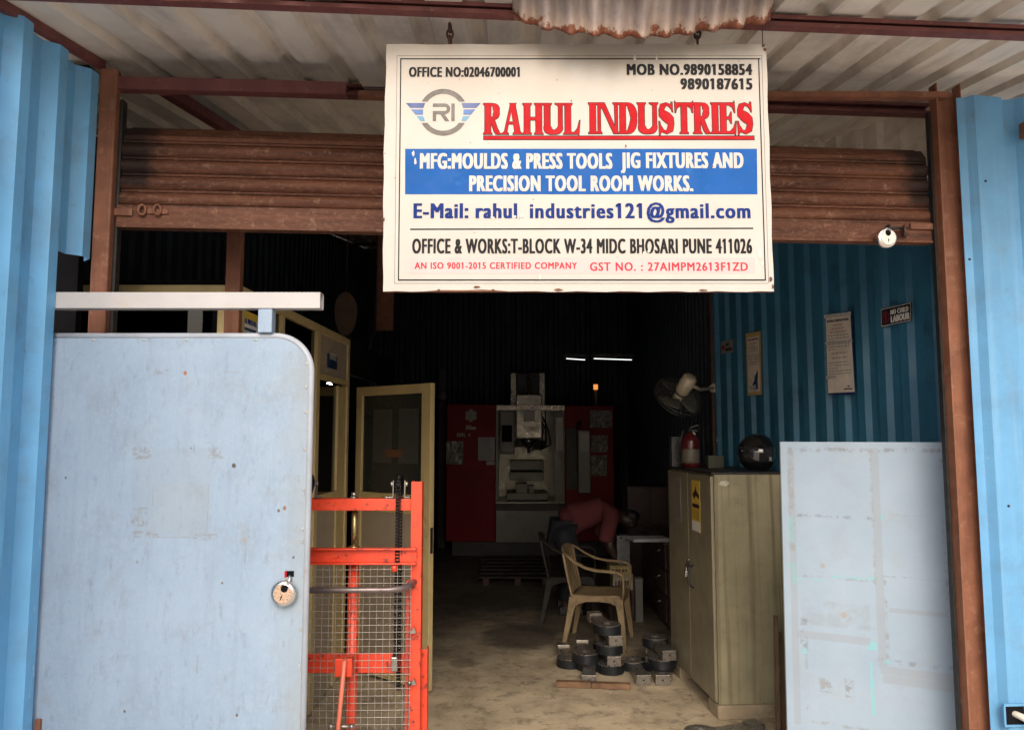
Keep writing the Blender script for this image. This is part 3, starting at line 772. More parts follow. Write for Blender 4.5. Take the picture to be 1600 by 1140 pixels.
def word(w, px0, px1, pyb, pyt, gap=.075):
    x0, x1 = sgx(px0, pyb), sgx(px1, pyb); Z, H = sgz(pyb), sgz(pyt) - sgz(pyb)
    tot = sum(GL[c_][0] for c_ in w) + gap * (len(w) - 1); W = (x1 - x0) / tot
    o_, r_ = MB(), MB(); X = x0
    for i, c_ in enumerate(w):
        glyph(o_, c_, X, H, W, Z, .018, .0006 + (i % 2) * .00003); glyph(r_, c_, X, H, W, Z, 0, .0011 + (i % 2) * .00003)
        X += (GL[c_][0] + gap) * W
    o_.build('letter_outline', M['ink'], sg, norm=False); r_.build('lettering', M['red_ink'], sg, norm=False)
word('RAHUL', 757.5, 905, 213, 164, .10)
word('INDUSTRIES', 922, 1176.5, 212, 163, .085)
srect(755, 214.8, 1179.5, 222, M['ink'], 'underline_edge', .0007)
srect(756, 216, 1178.5, 221, M['red_ink'], 'underline', .0012)
# torn and rusted spots
mb = MB(); mr = MB(); rnd = random.Random(3)
def blot(mb, px, py, r_, lift, st=1.0):
    n_ = 11; pts = [(sgx(px, py) + r_ * pxm * (.55 + .6 * rnd.random()) * math.cos(2 * math.pi * i / n_), sgz(py) + st * r_ * pxm * (.55 + .6 * rnd.random()) * math.sin(2 * math.pi * i / n_)) for i in range(n_)]
    mb.add([sp(x, z_, lift) for x, z_ in pts], [list(range(n_))])
for px, py, r_, st in ((646, 243, 2.2, 2.2), (649, 256, 2.0, 3.0), (816, 340, 3, 1.2), (1013, 394, 2.4, 1.2), (1005, 397, 1.6, 1.5), (1186, 398, 3.2, 3.2), (1189, 412, 2.6, 2), (843, 433, 2.2, 2.4), (804, 341, 3, .8), (770, 343, 4, .6), (993, 92, 2.2, 2.6), (1027, 92, 2, 2.6), (1115, 261, 2, .8)):
    blot(mb, px, py, r_, .0017, st)
mb.build('torn_patch', pm('torn_white', (.62, .56, .48), .7, var=.2, scale=60), sg, norm=False)
for px, py, r_, st in ((745, 449, 5, .45), (872, 453, 7, .3), (686, 453, 2.5, .6), (770, 453, 3, .4), (1097, 453.5, 8, .2), (600, 346, 2, 2), (1197, 78, 3, 1.2), (1195, 72, 2.5, 1), (1202, 437, 3, 1.5), (1205, 448, 2, 2), (978, 231, 1.2, 2.6), (735, 226, 1, .8), (1113, 263, 2.4, .5), (893, 160, 1.2, 1.6)):
    blot(mr, px, py, r_, .0019, st)
mr.build('rust_spot', pm('rust_spots', (.13, .055, .03), .8, var=.4, scale=60), sg, norm=False)
# hanging hooks
for px in (703, 1090):
    p_ = at(px, 69, SY + .012); mb = MB(); z1_ = roof_z(2.37) - .055
    k_ = 0; z_ = p_.z + .012
    while z_ < z1_ + .02:
        ax_ = (1, 0, 0) if k_ % 2 else (.3, 1, 0); A_ = Vector(ax_).normalized()
        mb.tube([Vector((p_.x, p_.y, z_)) + A_ * (.010 * math.cos(t_)) + Vector((0, 0, .016 * math.sin(t_))) for t_ in [i * math.pi / 6 for i in range(12)]], .004, 6, closed=True)
        z_ += .022; k_ += 1
    mb.build('hanging_chain', M['dark_brown'], sg)
mb = MB(); p_ = at(1192, 74, SY - .004); mb.tube([p_, p_ + Vector((-.004, -.01, .05)), p_ + Vector((-.006, -.03, .12))], .0016, 6)
mb.build('tie_wire', M['dark_brown'], sg)

# ------------------------------------------------------------------ rusty corrugated sheet over the sign
def rusty_mat():
    n = NT('weathered_galvanised')
    x, y, z = n.axes()
    base = n.mix(n.step(n.noise(1, 6, .62, (26, 9, 2.4)), .32, .7), (.20, .155, .14), (.36, .295, .265))
    base = n.mix(n.math('MULTIPLY', n.step(n.noise(34, 7, .7), .55, .68), .45), base, (.16, .115, .10))
    return n, base, z
sheet = thing('corrugated_sheet', 'rusty edged corrugated iron sheet sagging above the signboard', 'metal sheet', at(1000, 40, 2.25))
edge = [(800, 20), (815, 33), (830, 41), (860, 50), (890, 56), (930, 60), (975, 63), (1020, 60), (1065, 55), (1110, 49), (1150, 44), (1180, 44), (1200, 33), (1209, 16)]
def edge_y(px):
    for (a_, b_), (c_, d_) in zip(edge, edge[1:]):
        if a_ <= px <= c_: return b_ + (d_ - b_) * (px - a_) / (c_ - a_)
    return edge[-1][1]
NU, NV = 260, 26; rows = []; rnd = random.Random(5)
jag = [0.0]
for i in range(NU): jag.append(max(-.006, min(.006, jag[-1] * .85 + rnd.uniform(-.0012, .0012))))
xa, xb = at(801, 30, 2.325).x, at(1208, 30, 2.325).x
for j in range(NV + 1):
    w = j / NV; rr = []
    for i in range(NU + 1):
        u = i / NU; px = 801 + u * 407; base = at(px, edge_y(px) + 1, 2.325)
        ph = (u * (xb - xa) / .0755) * 2 * math.pi + .6
        curl = .022 * math.exp(-w * 5) * (.5 + .5 * math.sin(px * .021 + 1))
        amp = .0115 * (1 + .6 * math.exp(-w * 4))
        L = w * .32
        rr.append(Vector((base.x + (w * .02) * (u - .5), base.y - L * .52 - curl + amp * .72 * math.cos(ph), base.z + jag[i] * math.exp(-w * 7) + L * .84 + amp * .70 * math.cos(ph) + .022 * math.exp(-w * 10) * 0)))
    rows.append(rr)
mb = MB(); mb.grid(rows, True)
nE, bE, zE = rusty_mat()
dist = nE.new('ShaderNodeAttribute'); dist.attribute_name = 'edge_distance'
dw = nE.math('ADD', dist.outputs['Fac'], nE.math('MULTIPLY', nE.math('SUBTRACT', nE.noise(16, 7, .7), .5), .13))
bE = nE.mix(nE.math('MULTIPLY', nE.step(dw, .015, .07, 1, 0), .75), bE, (.44, .33, .25))
dw2 = nE.math('ADD', dist.outputs['Fac'], nE.math('MULTIPLY', nE.math('SUBTRACT', nE.noise(22, 6, .7, off=(3, 3, 3)), .5), .16))
bE = nE.mix(nE.step(dw2, .012, .022, 1, 0), bE, (.17, .052, .022))
nE.val(nE.p.inputs['Base Color'], bE); nE.p.inputs['Roughness'].default_value = .6; nE.p.inputs['Metallic'].default_value = .15
nE.bump(nE.noise(60, 5), .2, .004)
so = mb.build('sheet_metal', nE.m, sheet, solid=.0012, norm=False)
at_ = so.data.attributes.new('edge_distance', 'FLOAT', 'POINT')
vals = []
for j in range(NV + 1):
    for i in range(NU + 1): vals.append(min(j / NV * .32, (i / NU) * .95 + .012, (1 - i / NU) * .95 + .012))
at_.data.foreach_set('value', vals)
# rusted gussets that carry it
mb = MB()
for px, s_ in ((803, 1), (1203, -1)):
    a_ = at(px, 8, 2.332); mb.prism([(0, .06), (0, -.05), (s_ * .05, -.055), (s_ * .035, .06)], a_, (1, 0, 0), (0, 0, 1), (0, .004, 0))
mb.build('gusset', M['brown'], sheet)

# ------------------------------------------------------------------ grey gate leaf with its rail
GY = 2.66
def ga(px, py): return at(px, py, GY)
gx0, gx1 = ga(62, 830).x, ga(479, 830).x
gz1 = ga(300, 525).z; grad = .125
gate = thing('gate', 'light grey sheet metal gate leaf with rounded corner and raised rail, padlocked', 'gate', (gx0, GY, 0))
def gate_mat():
    n = NT('worn_gate_paint')
    x, y, z = n.axes()
    base = n.mix(n.step(n.noise(2.6, 7, .62), .3, .7), (.222, .305, .405), (.285, .37, .475))
    base = n.mix(n.math('MULTIPLY', n.step(n.noise(1, 6, .7, (24, 24, 2.2)), .5, .72), .5), base, (.20, .25, .32))
    base = n.mix(n.math('MULTIPLY', n.step(n.noise(6, 8, .72, off=(5, 0, 1)), .53, .7), .5), base, (.20, .225, .245))
    fine = n.noise(95, 6, .8, (1, 1, .6), (3, 1, 7)); base = n.mix(n.math('MULTIPLY', n.step(fine, .5, .66), .45), base, (.33, .385, .46))
    fine2 = n.noise(30, 8, .82, (1, 1, .35), (9, 4, 7)); base = n.mix(n.math('MULTIPLY', n.step(fine2, .55, .66), .6), base, (.17, .205, .25))
    wob = n.noise(38, 6, .75, off=(1, 1, 4)); big = n.noise(7, 6, .7, off=(8, 1, 2))
    o = Vector((gx0, GY, 0))
    def u(px): return ga(px, 760).x - o.x
    def v(py): return ga(300, py).z - o.z
    # grubby hand-worn patch round the lock, and rubbed edge
    x1 = u(486)
    d = n.math('ADD', n.math('SUBTRACT', x1, x), n.math('MULTIPLY', n.math('SUBTRACT', big, .5), .25))
    base = n.mix(n.math('MULTIPLY', n.step(d, .0, .12, 1, 0), .55), base, (.255, .27, .255))
    for (a_, b_, c_, d_, col, k) in ((212, 332, 700, 838, (.235, .275, .31), .22), (240, 326, 755, 836, (.27, .295, .30), .16)):
        base = n.mix(n.math('MULTIPLY', n.rect(x, z, u(a_), u(b_), v(d_), v(c_), wob, .05, .006), k), base, col)
    thr = n.step(n.noise(70, 6, .8, off=(2, 9, 4)), .48, .56)
    for (a_, b_, c_, d_) in ((205, 234, 697, 718), (326, 346, 698, 716), (208, 232, 792, 822), (213, 250, 829, 840), (306, 342, 834, 842), (236, 262, 578, 585)):
        base = n.mix(n.math('MULTIPLY', n.math('MULTIPLY', n.rect(x, z, u(a_), u(b_), v(d_), v(c_), wob, .03, .003), thr), .75), base, (.20, .205, .20))
    # thin scratches and outlines left by a removed poster
    for (a_, b_, c_, d_) in ((240, 241.2, 760, 790), (326, 327, 756, 830), (386, 388, 840, 880), (318, 320, 1022, 1050), (345, 368, 581, 582), (238, 300, 838, 839.4), (322, 326, 690, 692)):
        base = n.mix(n.math('MULTIPLY', n.rect(x, z, u(a_), u(b_), v(d_), v(c_), wob, .006, .0015), .6), base, (.22, .22, .215))
    for (px, py, r_, col) in ((283, 583, 2.6, (.30, .12, .06)), (365, 727, 3, (.07, .06, .05)), (386, 843, 3.2, (.30, .24, .2)), (446, 793, 2.6, (.2, .12, .08)), (437, 797, 2, (.1, .09, .08)), (353, 910, 1.6, (.12, .1, .09)), (382, 1116, 2, (.1, .07, .05)), (211, 1110, 1.5, (.1, .07, .05)), (462, 870, 2, (.12, .1, .09)), (452, 905, 3, (.3, .3, .27)), (103, 746, 1.5, (.1, .1, .1)), (297, 700, 1.5, (.2, .2, .2)), (220, 877, 1.6, (.2, .2, .2))):
        s_ = r_ * GY / FPX
        dd_ = n.math('ADD', n.math('POWER', n.math('DIVIDE', n.math('SUBTRACT', x, u(px)), s_), 2.0), n.math('POWER', n.math('DIVIDE', n.math('SUBTRACT', z, v(py)), s_ * 1.3), 2.0))
        base = n.mix(n.step(n.math('ADD', dd_, n.math('MULTIPLY', n.math('SUBTRACT', wob, .5), 3.0)), .7, 1.1, 1, 0), base, col)
    rr_ = n.step(n.noise(1, 5, .7, (60, 60, 7), (4, 4, 4)), .66, .72); near = n.step(x, u(452), u(470))
    base = n.mix(n.math('MULTIPLY', n.math('MULTIPLY', rr_, near), .85), base, (.19, .10, .06))
    n.val(n.p.inputs['Base Color'], base)
    n.val(n.p.inputs['Roughness'], n.step(n.noise(9, 5), .3, .7, .42, .62))
    n.bump(n.math('ADD', n.noise(3.5, 3), n.math('MULTIPLY', n.noise(40, 5, .7), .03)), .3, .02)
    return n.m
M['gate'] = gate_mat()
def rounded(x0, x1, z0, z1, r_, n_=14):
    return [(x0, z0), (x1, z0)] + [(x1 - r_ + r_ * math.cos(t_), z1 - r_ + r_ * math.sin(t_)) for t_ in [R(90) * i / n_ for i in range(n_ + 1)]] + [(x0, z1)]
gxl = gx0 - .10
mb = MB()
slot = (ga(446, 893).x, ga(460, 893).x, ga(450, 900).z, ga(450, 891).z)
poly = rounded(gxl, gx1, .04, gz1 - .004, grad)
mb.prism(poly, (0, GY - .004, 0), (1, 0, 0), (0, 0, 1), (0, .004, 0))
mb.build('gate_panel', M['gate'], gate)
mb = MB()
path = [(gx1 + .002, GY + .004, .04)] + [(gx1 - grad + (grad + .002) * math.cos(R(90) * i / 14), GY + .004, gz1 - grad + (grad + .0) * math.sin(R(90) * i / 14)) for i in range(15)] + [(gxl, GY + .004, gz1)]
mb.tube(path, .0115, 12)
M['gate_edge'] = pm('rubbed_gate_paint', (.345, .375, .42), .5, var=.14, scale=8, dirt=(.36, .24, .19), damt=.5, dscale=16, dlo=.6, dhi=.7, bump=.1, bscale=40)
mb.build('gate_frame', M['gate_edge'], gate)
mb = MB()                                              # weld beads along the frame
rnd = random.Random(2)
for py in (568, 604, 643, 702, 764, 826, 845, 982, 1040):
    c_ = ga(481, py); c_ = Vector((gx1 - .012, GY - .004, c_.z))
    mb.obox(c_, (.008, .006, .013), Matrix.Rotation(rnd.uniform(-.5, .5), 3, 'Y'))
for px in (147, 225, 291, 400):
    mb.obox((ga(px, 529).x, GY - .004, gz1 - .014), (.014, .005, .007), Matrix.Rotation(rnd.uniform(-.3, .3), 3, 'Y'))
mb.build('weld_bead', pm('painted_weld', (.33, .34, .33), .6, var=.25, scale=60), gate, bevel=.002)
rz0, rz1 = ga(300, 483).z, ga(300, 458.5).z
rx1 = ga(503, 470).x
mb = MB(); x0_ = gxl; hw = .0255; tk = .0022
for (a_, b_, c_, d_) in ((GY - hw, GY + hw, rz1 - tk, rz1), (GY - hw, GY + hw, rz0, rz0 + tk), (GY - hw, GY - hw + tk, rz0 + tk, rz1 - tk), (GY + hw - tk, GY + hw, rz0 + tk, rz1 - tk)):
    mb.box(x0_, rx1, a_, b_, c_, d_)
M['rail'] = pm('rubbed_rail_paint', (.44, .425, .42), .5, var=.08, scale=5, dirt=(.45, .36, .29), damt=.5, dscale=12, dlo=.56, dhi=.72)
mb.build('top_rail', M['rail'], gate)
mb = MB(); mb.box(rx1 - .06, rx1 - .012, GY - hw + tk + .0005, GY + hw - tk - .0005, rz0 + tk + .0005, rz1 - tk - .0005); mb.build('rail_plug', M['brown'], gate)
mb = MB(); mb.box(ga(406, 500).x, ga(428, 500).x, GY - .022, GY + .022, gz1 + .010, rz0 - .0005); mb.build('rail_stub', M['gate'], gate, bevel=.003)
mb = MB(); mb.box(slot[0], slot[1], GY - .0058, GY - .0045, slot[2], slot[3]); mb.build('lock_slot', M['void'], gate)
mb = MB(); mb.box(slot[0] - .001, slot[0] + .006, GY - .0068, GY - .006, slot[2] - .002, slot[3] - .001); mb.build('slot_edge', M['red_ink'], gate)
mb = MB(); mb.tube([(slot[0] + .012, GY + .01, slot[2] + .006), (slot[0] + .02, GY - .016, slot[2] - .002), (slot[0] + .016, GY - .02, slot[2] - .03)], .005, 8); mb.build('staple', M['steel'], gate)
mb = MB(); c_ = ga(63, 1130); mb.obox((c_.x, GY - .012, c_.z), (.018, .012, .04)); mb.build('hinge', M['brown'], gate, bevel=.003)
c = ga(446.5, 924) + Vector((0, -.024, 0))
padlock('padlock', 'round padlock with a copper tinted face hanging on the grey gate', c, None, .0435, 0, pm('padlock_copper', (.60, .42, .30), .32, .6, var=.1, scale=60), R(18))

# ------------------------------------------------------------------ orange hand stacker behind the gate
OY = 3.06
def oa(px, py, y=0.0): return at(px, py, OY + y)
ox1 = oa(650, 900).x; ox0 = ox1 - .62
st = thing('hand_stacker', 'orange hand stacker with chains and wire mesh guard standing behind the gate', 'hand stacker', ((ox0 + ox1) / 2, OY, 0))
otop = oa(650, 752).z
uw = .0215
def channel(mb, x, z0, z1, y, w, d, t_=.005, s_=1):
    mb.box(x - w, x + w, y, y + t_, z0, z1); mb.box(x - w, x - w + t_, y + t_, y + d, z0, z1); mb.box(x + w - t_, x + w, y + t_, y + d, z0, z1)
for x in (ox0, ox1):
    mb = MB(); channel(mb, x, .12, otop, OY - .01, uw, .06); mb.build('mast_upright', M['orange'], st, bevel=.0015)
    mb = MB(); channel(mb, x + (.010 if x == ox1 else -.010), .06, oa(650, 1020).z, OY + .052, uw + .010, .06); mb.build('outer_upright', M['orange'], st, bevel=.0015)
za, zb_ = oa(560, 797).z, oa(560, 779).z
mb = MB(); mb.box(ox0 + uw + .001, ox1 - uw - .001, OY - .008, OY - .002, za, zb_); mb.box(ox0 + uw + .001, ox1 - uw - .001, OY - .002, OY + .06, zb_ - .006, zb_)
mb.build('top_crossbar', M['orange'], st, bevel=.002)
za, zb_ = oa(560, 879).z, oa(560, 854).z
mb = MB()
mb.box(ox0 - .01, ox1 + .004, OY - .022, OY - .016, za + .006, zb_ - .006)
mb.box(ox0 - .01, ox1 + .004, OY - .046, OY - .014, zb_ - .006, zb_); mb.box(ox0 - .01, ox1 + .004, OY - .046, OY - .014, za, za + .006)
mb.build('carriage_beam', M['orange'], st, bevel=.0015)
za, zb_ = oa(560, 1050, .06).z, oa(560, 1019, .06).z
mb = MB(); mb.box(ox0 + uw, ox1 - uw - .002, OY + .052, OY + .06, za, zb_); mb.build('lower_crossbar', M['orange'], st, bevel=.002)
cx = oa(549, 950).x; cy = OY + .03
mb = MB(); mb.cyl((cx, cy, .06), (cx, cy, oa(549, 872).z), .0215, 20); mb.build('lift_cylinder', M['orange'], st)
mb = MB(); mb.cyl((cx, cy, oa(549, 872).z), (cx, cy, oa(551, 790).z), .012, 16); mb.lathe([(.012, 0), (.022, 0), (.022, .009), (.012, .012)], (cx, cy, oa(549, 858).z), (0, 0, 1), 16)
mb.build('piston_rod', pm('oily_rod', (.30, .22, .10), .3, .8, dirt=(.05, .04, .03), damt=.7, dscale=30), st)
mb = MB()
for px in (553, 604):
    q = oa(px, 778, .02); mb.cyl((q.x, q.y, q.z - .001), (q.x, q.y, q.z + .007), .015 if px == 553 else .011, 12)
    if px == 553: mb.cyl((q.x, q.y, q.z + .007), (q.x, q.y, q.z + .022), .011, 6)
mb.build('bolt', M['steel_mid'], st)
# chains over their pulleys
def chain(mb, x, y, z0, z1, p=.0125):
    z_ = z0; k_ = 0
    while z_ < z1:
        for s_ in (-1, 1):
            o_ = .0065 if k_ % 2 else .0085
            mb.prism([(.006 * math.cos(i * math.pi / 5), (.006 if i in (0, 5) else (.010 if i < 5 else -.010)) * (1 if i not in (0, 5) else 0) ) for i in range(10)], (x + s_ * o_ - .0008, y, z_ + p / 2), (0, 1, 0), (0, 0, 1), (.0016, 0, 0))
        mb.cyl((x - .006, y, z_), (x + .006, y, z_), .0042, 8)
        z_ += p; k_ += 1
def pulley(px, nm):
    q = oa(px, 756, .01); x, y, zc = q.x, OY + .012, q.z
    mb = MB(); mb.lathe([(.004, -.009), (.033, -.009), (.033, -.006), (.028, -.004), (.028, .004), (.033, .006), (.033, .009), (.004, .009)], (x, y, zc), (1, 0, 0), 24)
    mb.build('chain_pulley', M['grease'], st)
    mb = MB(); zt_ = oa(560, 778).z
    for s_ in (-1, 1):
        mb.prism([(-.014, 0), (.014, 0), (.010, zc - zt_ + .014), (-.010, zc - zt_ + .014)], (x + s_ * .023 - .002, y, zt_ + .0005), (0, 1, 0), (0, 0, 1), (.004, 0, 0))
        mb.box(x + s_ * .023 - .001 if s_ > 0 else x - .045, x + .045 if s_ > 0 else x - .022, y - .016, y + .016, zt_ + .001, zt_ + .005)
        mb.cyl((x + s_ * .025, y, zc), (x + s_ * .033, y, zc), .010, 6)
    mb.build('pulley_bracket', M['steel_mid'], st, bevel=.001)
    return x, y, zc
x, y, zc = pulley(624, '')
mb = MB(); chain(mb, x + .001, y - .0335, oa(620, 1040).z, zc); chain(mb, x, y + .031, oa(620, 1040).z - .1, zc)
for i in range(9):
    a_ = math.pi * i / 8; c_ = Vector((x, y - .033 * math.cos(a_), zc + .033 * math.sin(a_)))
    mb.cyl(c_ - Vector((.0095, 0, 0)), c_ + Vector((.0095, 0, 0)), .0065, 8)
mb.build('lift_chain', M['grease'], st)
x, y, zc = pulley(484, '')
mb = MB(); chain(mb, x, y - .0335, oa(484, 1040).z, zc)
for i in range(9):
    a_ = math.pi * i / 8; c_ = Vector((x, y - .033 * math.cos(a_), zc + .033 * math.sin(a_)))
    mb.cyl(c_ - Vector((.0095, 0, 0)), c_ + Vector((.0095, 0, 0)), .0065, 8)
mb.build('lift_chain', M['grease'], st)
q = oa(618, 1032); mb = MB(); mb.box(q.x - .014, q.x + .012, OY - .03, OY + .045, q.z - .032, q.z + .022); mb.build('chain_anchor', M['steel_mid'], st, bevel=.004)
q = oa(618, 885); mb = MB(); mb.lathe([(.0, -.012), (.013, -.012), (.013, .01), (.007, .012)], (q.x, OY - .03, q.z), (0, 0, 1), 6); mb.build('chain_nut', M['orange'], st)
# push handle, bent back into the upright
mb = MB(); z_ = oa(560, 914).z; hy = OY - .10
mb.tube([(ox0 - .005, OY - .012, z_ - .01), (ox0 + .01, hy + .03, z_ - .004), (ox0 + .05, hy, z_), (ox1 - .09, hy, z_ + .002), (ox1 - .05, hy + .012, z_ + .004), (ox1 - .022, hy + .04, z_ + .010), (ox1 - .004, OY - .012, z_ + .016)], .0115, 12)
mb.build('push_handle', pm('worn_grey_bar', (.16, .13, .125), .35, .6, dirt=(.04, .03, .03), damt=.5, dscale=20), st)
# woven mesh guard
mb = MB(); zt_, zl = oa(560, 880).z, .30; xm0, xm1 = ox0 + .0, ox1 - .012; yg = OY - .030; pt = .0262
k_ = 0; x = xm0
while x < xm1:
    mb.tube([(x, yg + (.0012 if k_ % 2 else -.0012), zl), (x + .002, yg + (-.0012 if k_ % 2 else .0012), zt_)], .00115, 5, cap=False); x += pt; k_ += 1
z_ = zl; k_ = 0
while z_ < zt_:
    mb.tube([(xm0, yg - .0025, z_), ((xm0 + xm1) / 2, yg - .0025, z_ - .002), (xm1, yg - .0025, z_ + .001)], .0012, 5, cap=False); z_ += pt; k_ += 1
mb.build('mesh_guard', M['wire'], st, norm=False)
mb = MB(); mb.box(ox1 - .0345, ox1 - .0225, OY - .024, OY - .016, .30, oa(640, 905).z); mb.build('mesh_edge_strip', pm('oxide_strip', (.30, .035, .02), .6, dirt=(.05, .02, .015), damt=.6, dscale=30), st)
mb = MB()
for py in (985, 1065): q = oa(645, py, -.03); mb.prism([(-.012, -.010), (.014, -.006), (.004, .016)], (q.x, OY - .04, q.z), (1, 0, 0), (0, 0, 1), (0, .02, 0))
for py in (917, 1066): q = oa(640, py, -.03); mb.lathe([(0, -.004), (.009, -.004), (.008, .006), (0, .006)], (q.x, OY - .036, q.z), (0, 1, 0), 10)
mb.build('clip', M['steel_mid'], st)
# pedal lever
q0, q1 = oa(525, 1054, -.05), oa(552, 1026, -.05)
mb = MB(); mb.box(q0.x, q1.x, OY - .075, OY + .006, q0.z, q1.z); mb.build('lever_block', M['orange'], st, bevel=.003)
a_, b_ = oa(538, 1034, -.09), oa(526, 1160, -.16)
mb = MB(); mb.tube([a_ + Vector((0, .02, .006)), a_, b_], .0085, 10); mb.build('lever_rod', pm('pinkish_worn_orange', (.62, .16, .10), .4, var=.1), st)
mb = MB(); q = oa(536, 1131, -.10); mb.cyl((q.x - .045, OY - .12, q.z), (q.x + .048, OY - .12, q.z), .006, 10)
for d_ in (-.04, .036): mb.lathe([(0, -.008), (.011, -.008), (.011, .008), (0, .008)], (q.x + d_, OY - .12, q.z), (1, 0, 0), 8)
mb.build('lever_pin', M['steel_mid'], st)
mb = MB()
for x in (ox0, ox1): mb.box(x - .03, x + .03, OY - .02, OY + 1.0, .03, .055)
mb.build('fork_base', M['orange'], st, bevel=.003)
mb = MB()
for x in (ox0, ox1):
    for y in (OY + .06, OY + .9): mb.lathe([(0, -.02), (.03, -.02), (.03, .02), (0, .02)], (x, y, .03), (1, 0, 0), 14)
mb.build('wheel', M['black'], st)

# ------------------------------------------------------------------ office cabin inside on the left
CY = 3.36
cz1 = at(250, 445, CY).z
cx1 = at(351, 470, CY).x
C0 = Vector((at(378, 460, CY + .02).x, CY + .02, 0)); C1 = Vector((at(549, 700, 5.40).x, 5.40, 0))
cdir = (C1 - C0).normalized(); cn = Vector((cdir.y, -cdir.x, 0))        # faces the workshop
def ca(px, py): return onp(px, py, C0, cn)
def cs(px, py=690): return (ca(px, py) - C0).dot(cdir)
office = thing('office_cabin', 'cream framed glass office cabin inside the doorway with its door standing open', 'office cabin', (C0.x - .4, C0.y + .8, 0))
CM = Matrix(((cdir.x, -cn.x, 0, C0.x), (cdir.y, -cn.y, 0, C0.y), (0, 0, 1, 0), (0, 0, 0, 1)))   # local x along the wall, y into the cabin
def cz(px, py): return ca(px, py).z
# front wall
mb = MB(); xL = -2.32
mb.box(xL, cx1, CY, CY + .04, cz1 - .042, cz1); mb.box(cx1 - .03, cx1, CY, CY + .04, .02, cz1 - .042)
mb.box(xL, cx1 - .03, CY, CY + .04, .88, .92); mb.box(xL, cx1 - .03, CY + .002, CY + .038, .02, .08)
mb.build('front_frame', M['alu'], office, bevel=.002)
mb = MB(); mb.box(xL, cx1 - .03, CY + .018, CY + .022, .92, cz1 - .042); mb.build('front_pane', M['dglass'], office)
mb = MB(); mb.box(xL, cx1 - .03, CY + .014, CY + .026, .08, .88); mb.build('front_panel', M['board'], office)
mb = MB(); q = at(361, 500, CY - .002); mb.box(cx1 + .001, C0.x - .008, CY + .012, CY + .05, .0, cz1 + .0); mb.build('corner_trim', M['alu'], office)
# side wall members in its own frame: s along, z up
s2 = cs(497, 560); s3 = cs(503, 560); sE = cs(547, 560); s0 = cs(441, 520); zT = cz1
def memb(mb, a_, b_, z0, z1, d0=0.0, d1=.042):
    mb.box(a_, b_, d0, d1, z0, z1)
zr = 2.10; sq = zT
ztr = (cz(505, 583) + cz(546, 596)) / 2
zs = (cz(500, 768) + cz(530, 770)) / 2
mb = MB(CM)
memb(mb, 0, sE, zT - .045, zT); memb(mb, 0, .045, .02, zT - .045); memb(mb, s0, s0 + .045, .02, zT - .0455, .001, .041)
memb(mb, s2 - .02, s2 + .045, .02, zT - .0455, -.002, .044); memb(mb, sE - .05, sE, .02, zT - .0455, .0005, .0415)
sJ = cs(529)
memb(mb, s2 + .045, sE - .05, ztr - .032, ztr, .001, .041); memb(mb, sJ - .02, sJ + .03, .02, ztr - .0505, .002, .04)
memb(mb, .045, s2 - .02, zs - .045, zs, .001, .041); memb(mb, s2 + .045, sJ - .02, zs - .045, zs, .001, .041)
memb(mb, sJ + .03, sE - .05, .02, ztr - .0505, .010, .03)
memb(mb, .045, s2 - .02, .02, .08, .001, .041)
mb.build('side_frame', M['alu'], office, bevel=.002)
mb = MB(CM); memb(mb, .045, s2 - .02, zs, zT - .045, .018, .022); memb(mb, s2 + .045, sJ - .02, zs, ztr - .05, .018, .022); mb.build('side_pane', M['dglass'], office)
mb = MB(CM); memb(mb, .045, s2 - .02, .08, zs - .045, .012, .026); memb(mb, s2 + .045, sJ - .02, .02, zs - .045, .012, .026); mb.build('side_panel', M['board'], office)
mb = MB(CM); memb(mb, s2 + .045, sE - .05, ztr, zT - .045, .012, .026); mb.build('transom_panel', M['board'], office)
# cabin beyond the doorway, its roof and inner end
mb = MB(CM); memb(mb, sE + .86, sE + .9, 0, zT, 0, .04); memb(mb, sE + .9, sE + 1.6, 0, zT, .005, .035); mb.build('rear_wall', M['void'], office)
mb = MB(CM); memb(mb, sE, sE + .86, ztr + .05, zT, .005, .035); mb.build('darkness_strip', M['void'], office)  # black filler for the darkness past the transom; no real panel here
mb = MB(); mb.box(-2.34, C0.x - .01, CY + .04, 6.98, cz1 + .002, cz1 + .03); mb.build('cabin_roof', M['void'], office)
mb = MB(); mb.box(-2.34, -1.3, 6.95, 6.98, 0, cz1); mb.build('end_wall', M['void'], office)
# open door
H0 = fl(549, 1049); H1 = fl(668, 1086)
dd = (H1 - H0); dw_ = dd.length; dd.normalize(); dnv = Vector((dd.y, -dd.x, 0))
DM = Matrix(((dd.x, -dnv.x, 0, H0.x), (dd.y, -dnv.y, 0, H0.y), (0, 0, 1, 0), (0, 0, 0, 1)))
dz = .02; dt = H1 + Vector((0, 0, 0))
dtop = onp(670, 598, H0, dnv).z
dmid0, dmid1 = onp(600, 800, H0, dnv).z, onp(600, 770, H0, dnv).z
door = MB(DM)
sw = .062
door.box(0, sw, 0, .04, dz, dtop); door.box(dw_ - sw - .02, dw_, 0, .04, dz, dtop)
door.box(sw, dw_ - sw - .02, .001, .039, dtop - .062, dtop - .0005); door.box(sw, dw_ - sw - .02, .001, .039, dmid0, dmid1); door.box(sw, dw_ - sw - .02, .001, .039, dz, dz + .075)
dob = door.build('door', M['alu'], office, bevel=.003)
mb = MB(DM); mb.box(sw, dw_ - sw - .02, .018, .024, dmid1, dtop - .062); mb.build('pane', pm('dark_tinted_glass', (.028, .030, .028), .18, var=.1, spec=.5), dob)
mb = MB(DM); mb.box(sw, dw_ - sw - .02, .014, .026, dz + .075, dmid0); mb.build('panel', M['board'], dob)
mb = MB(DM)
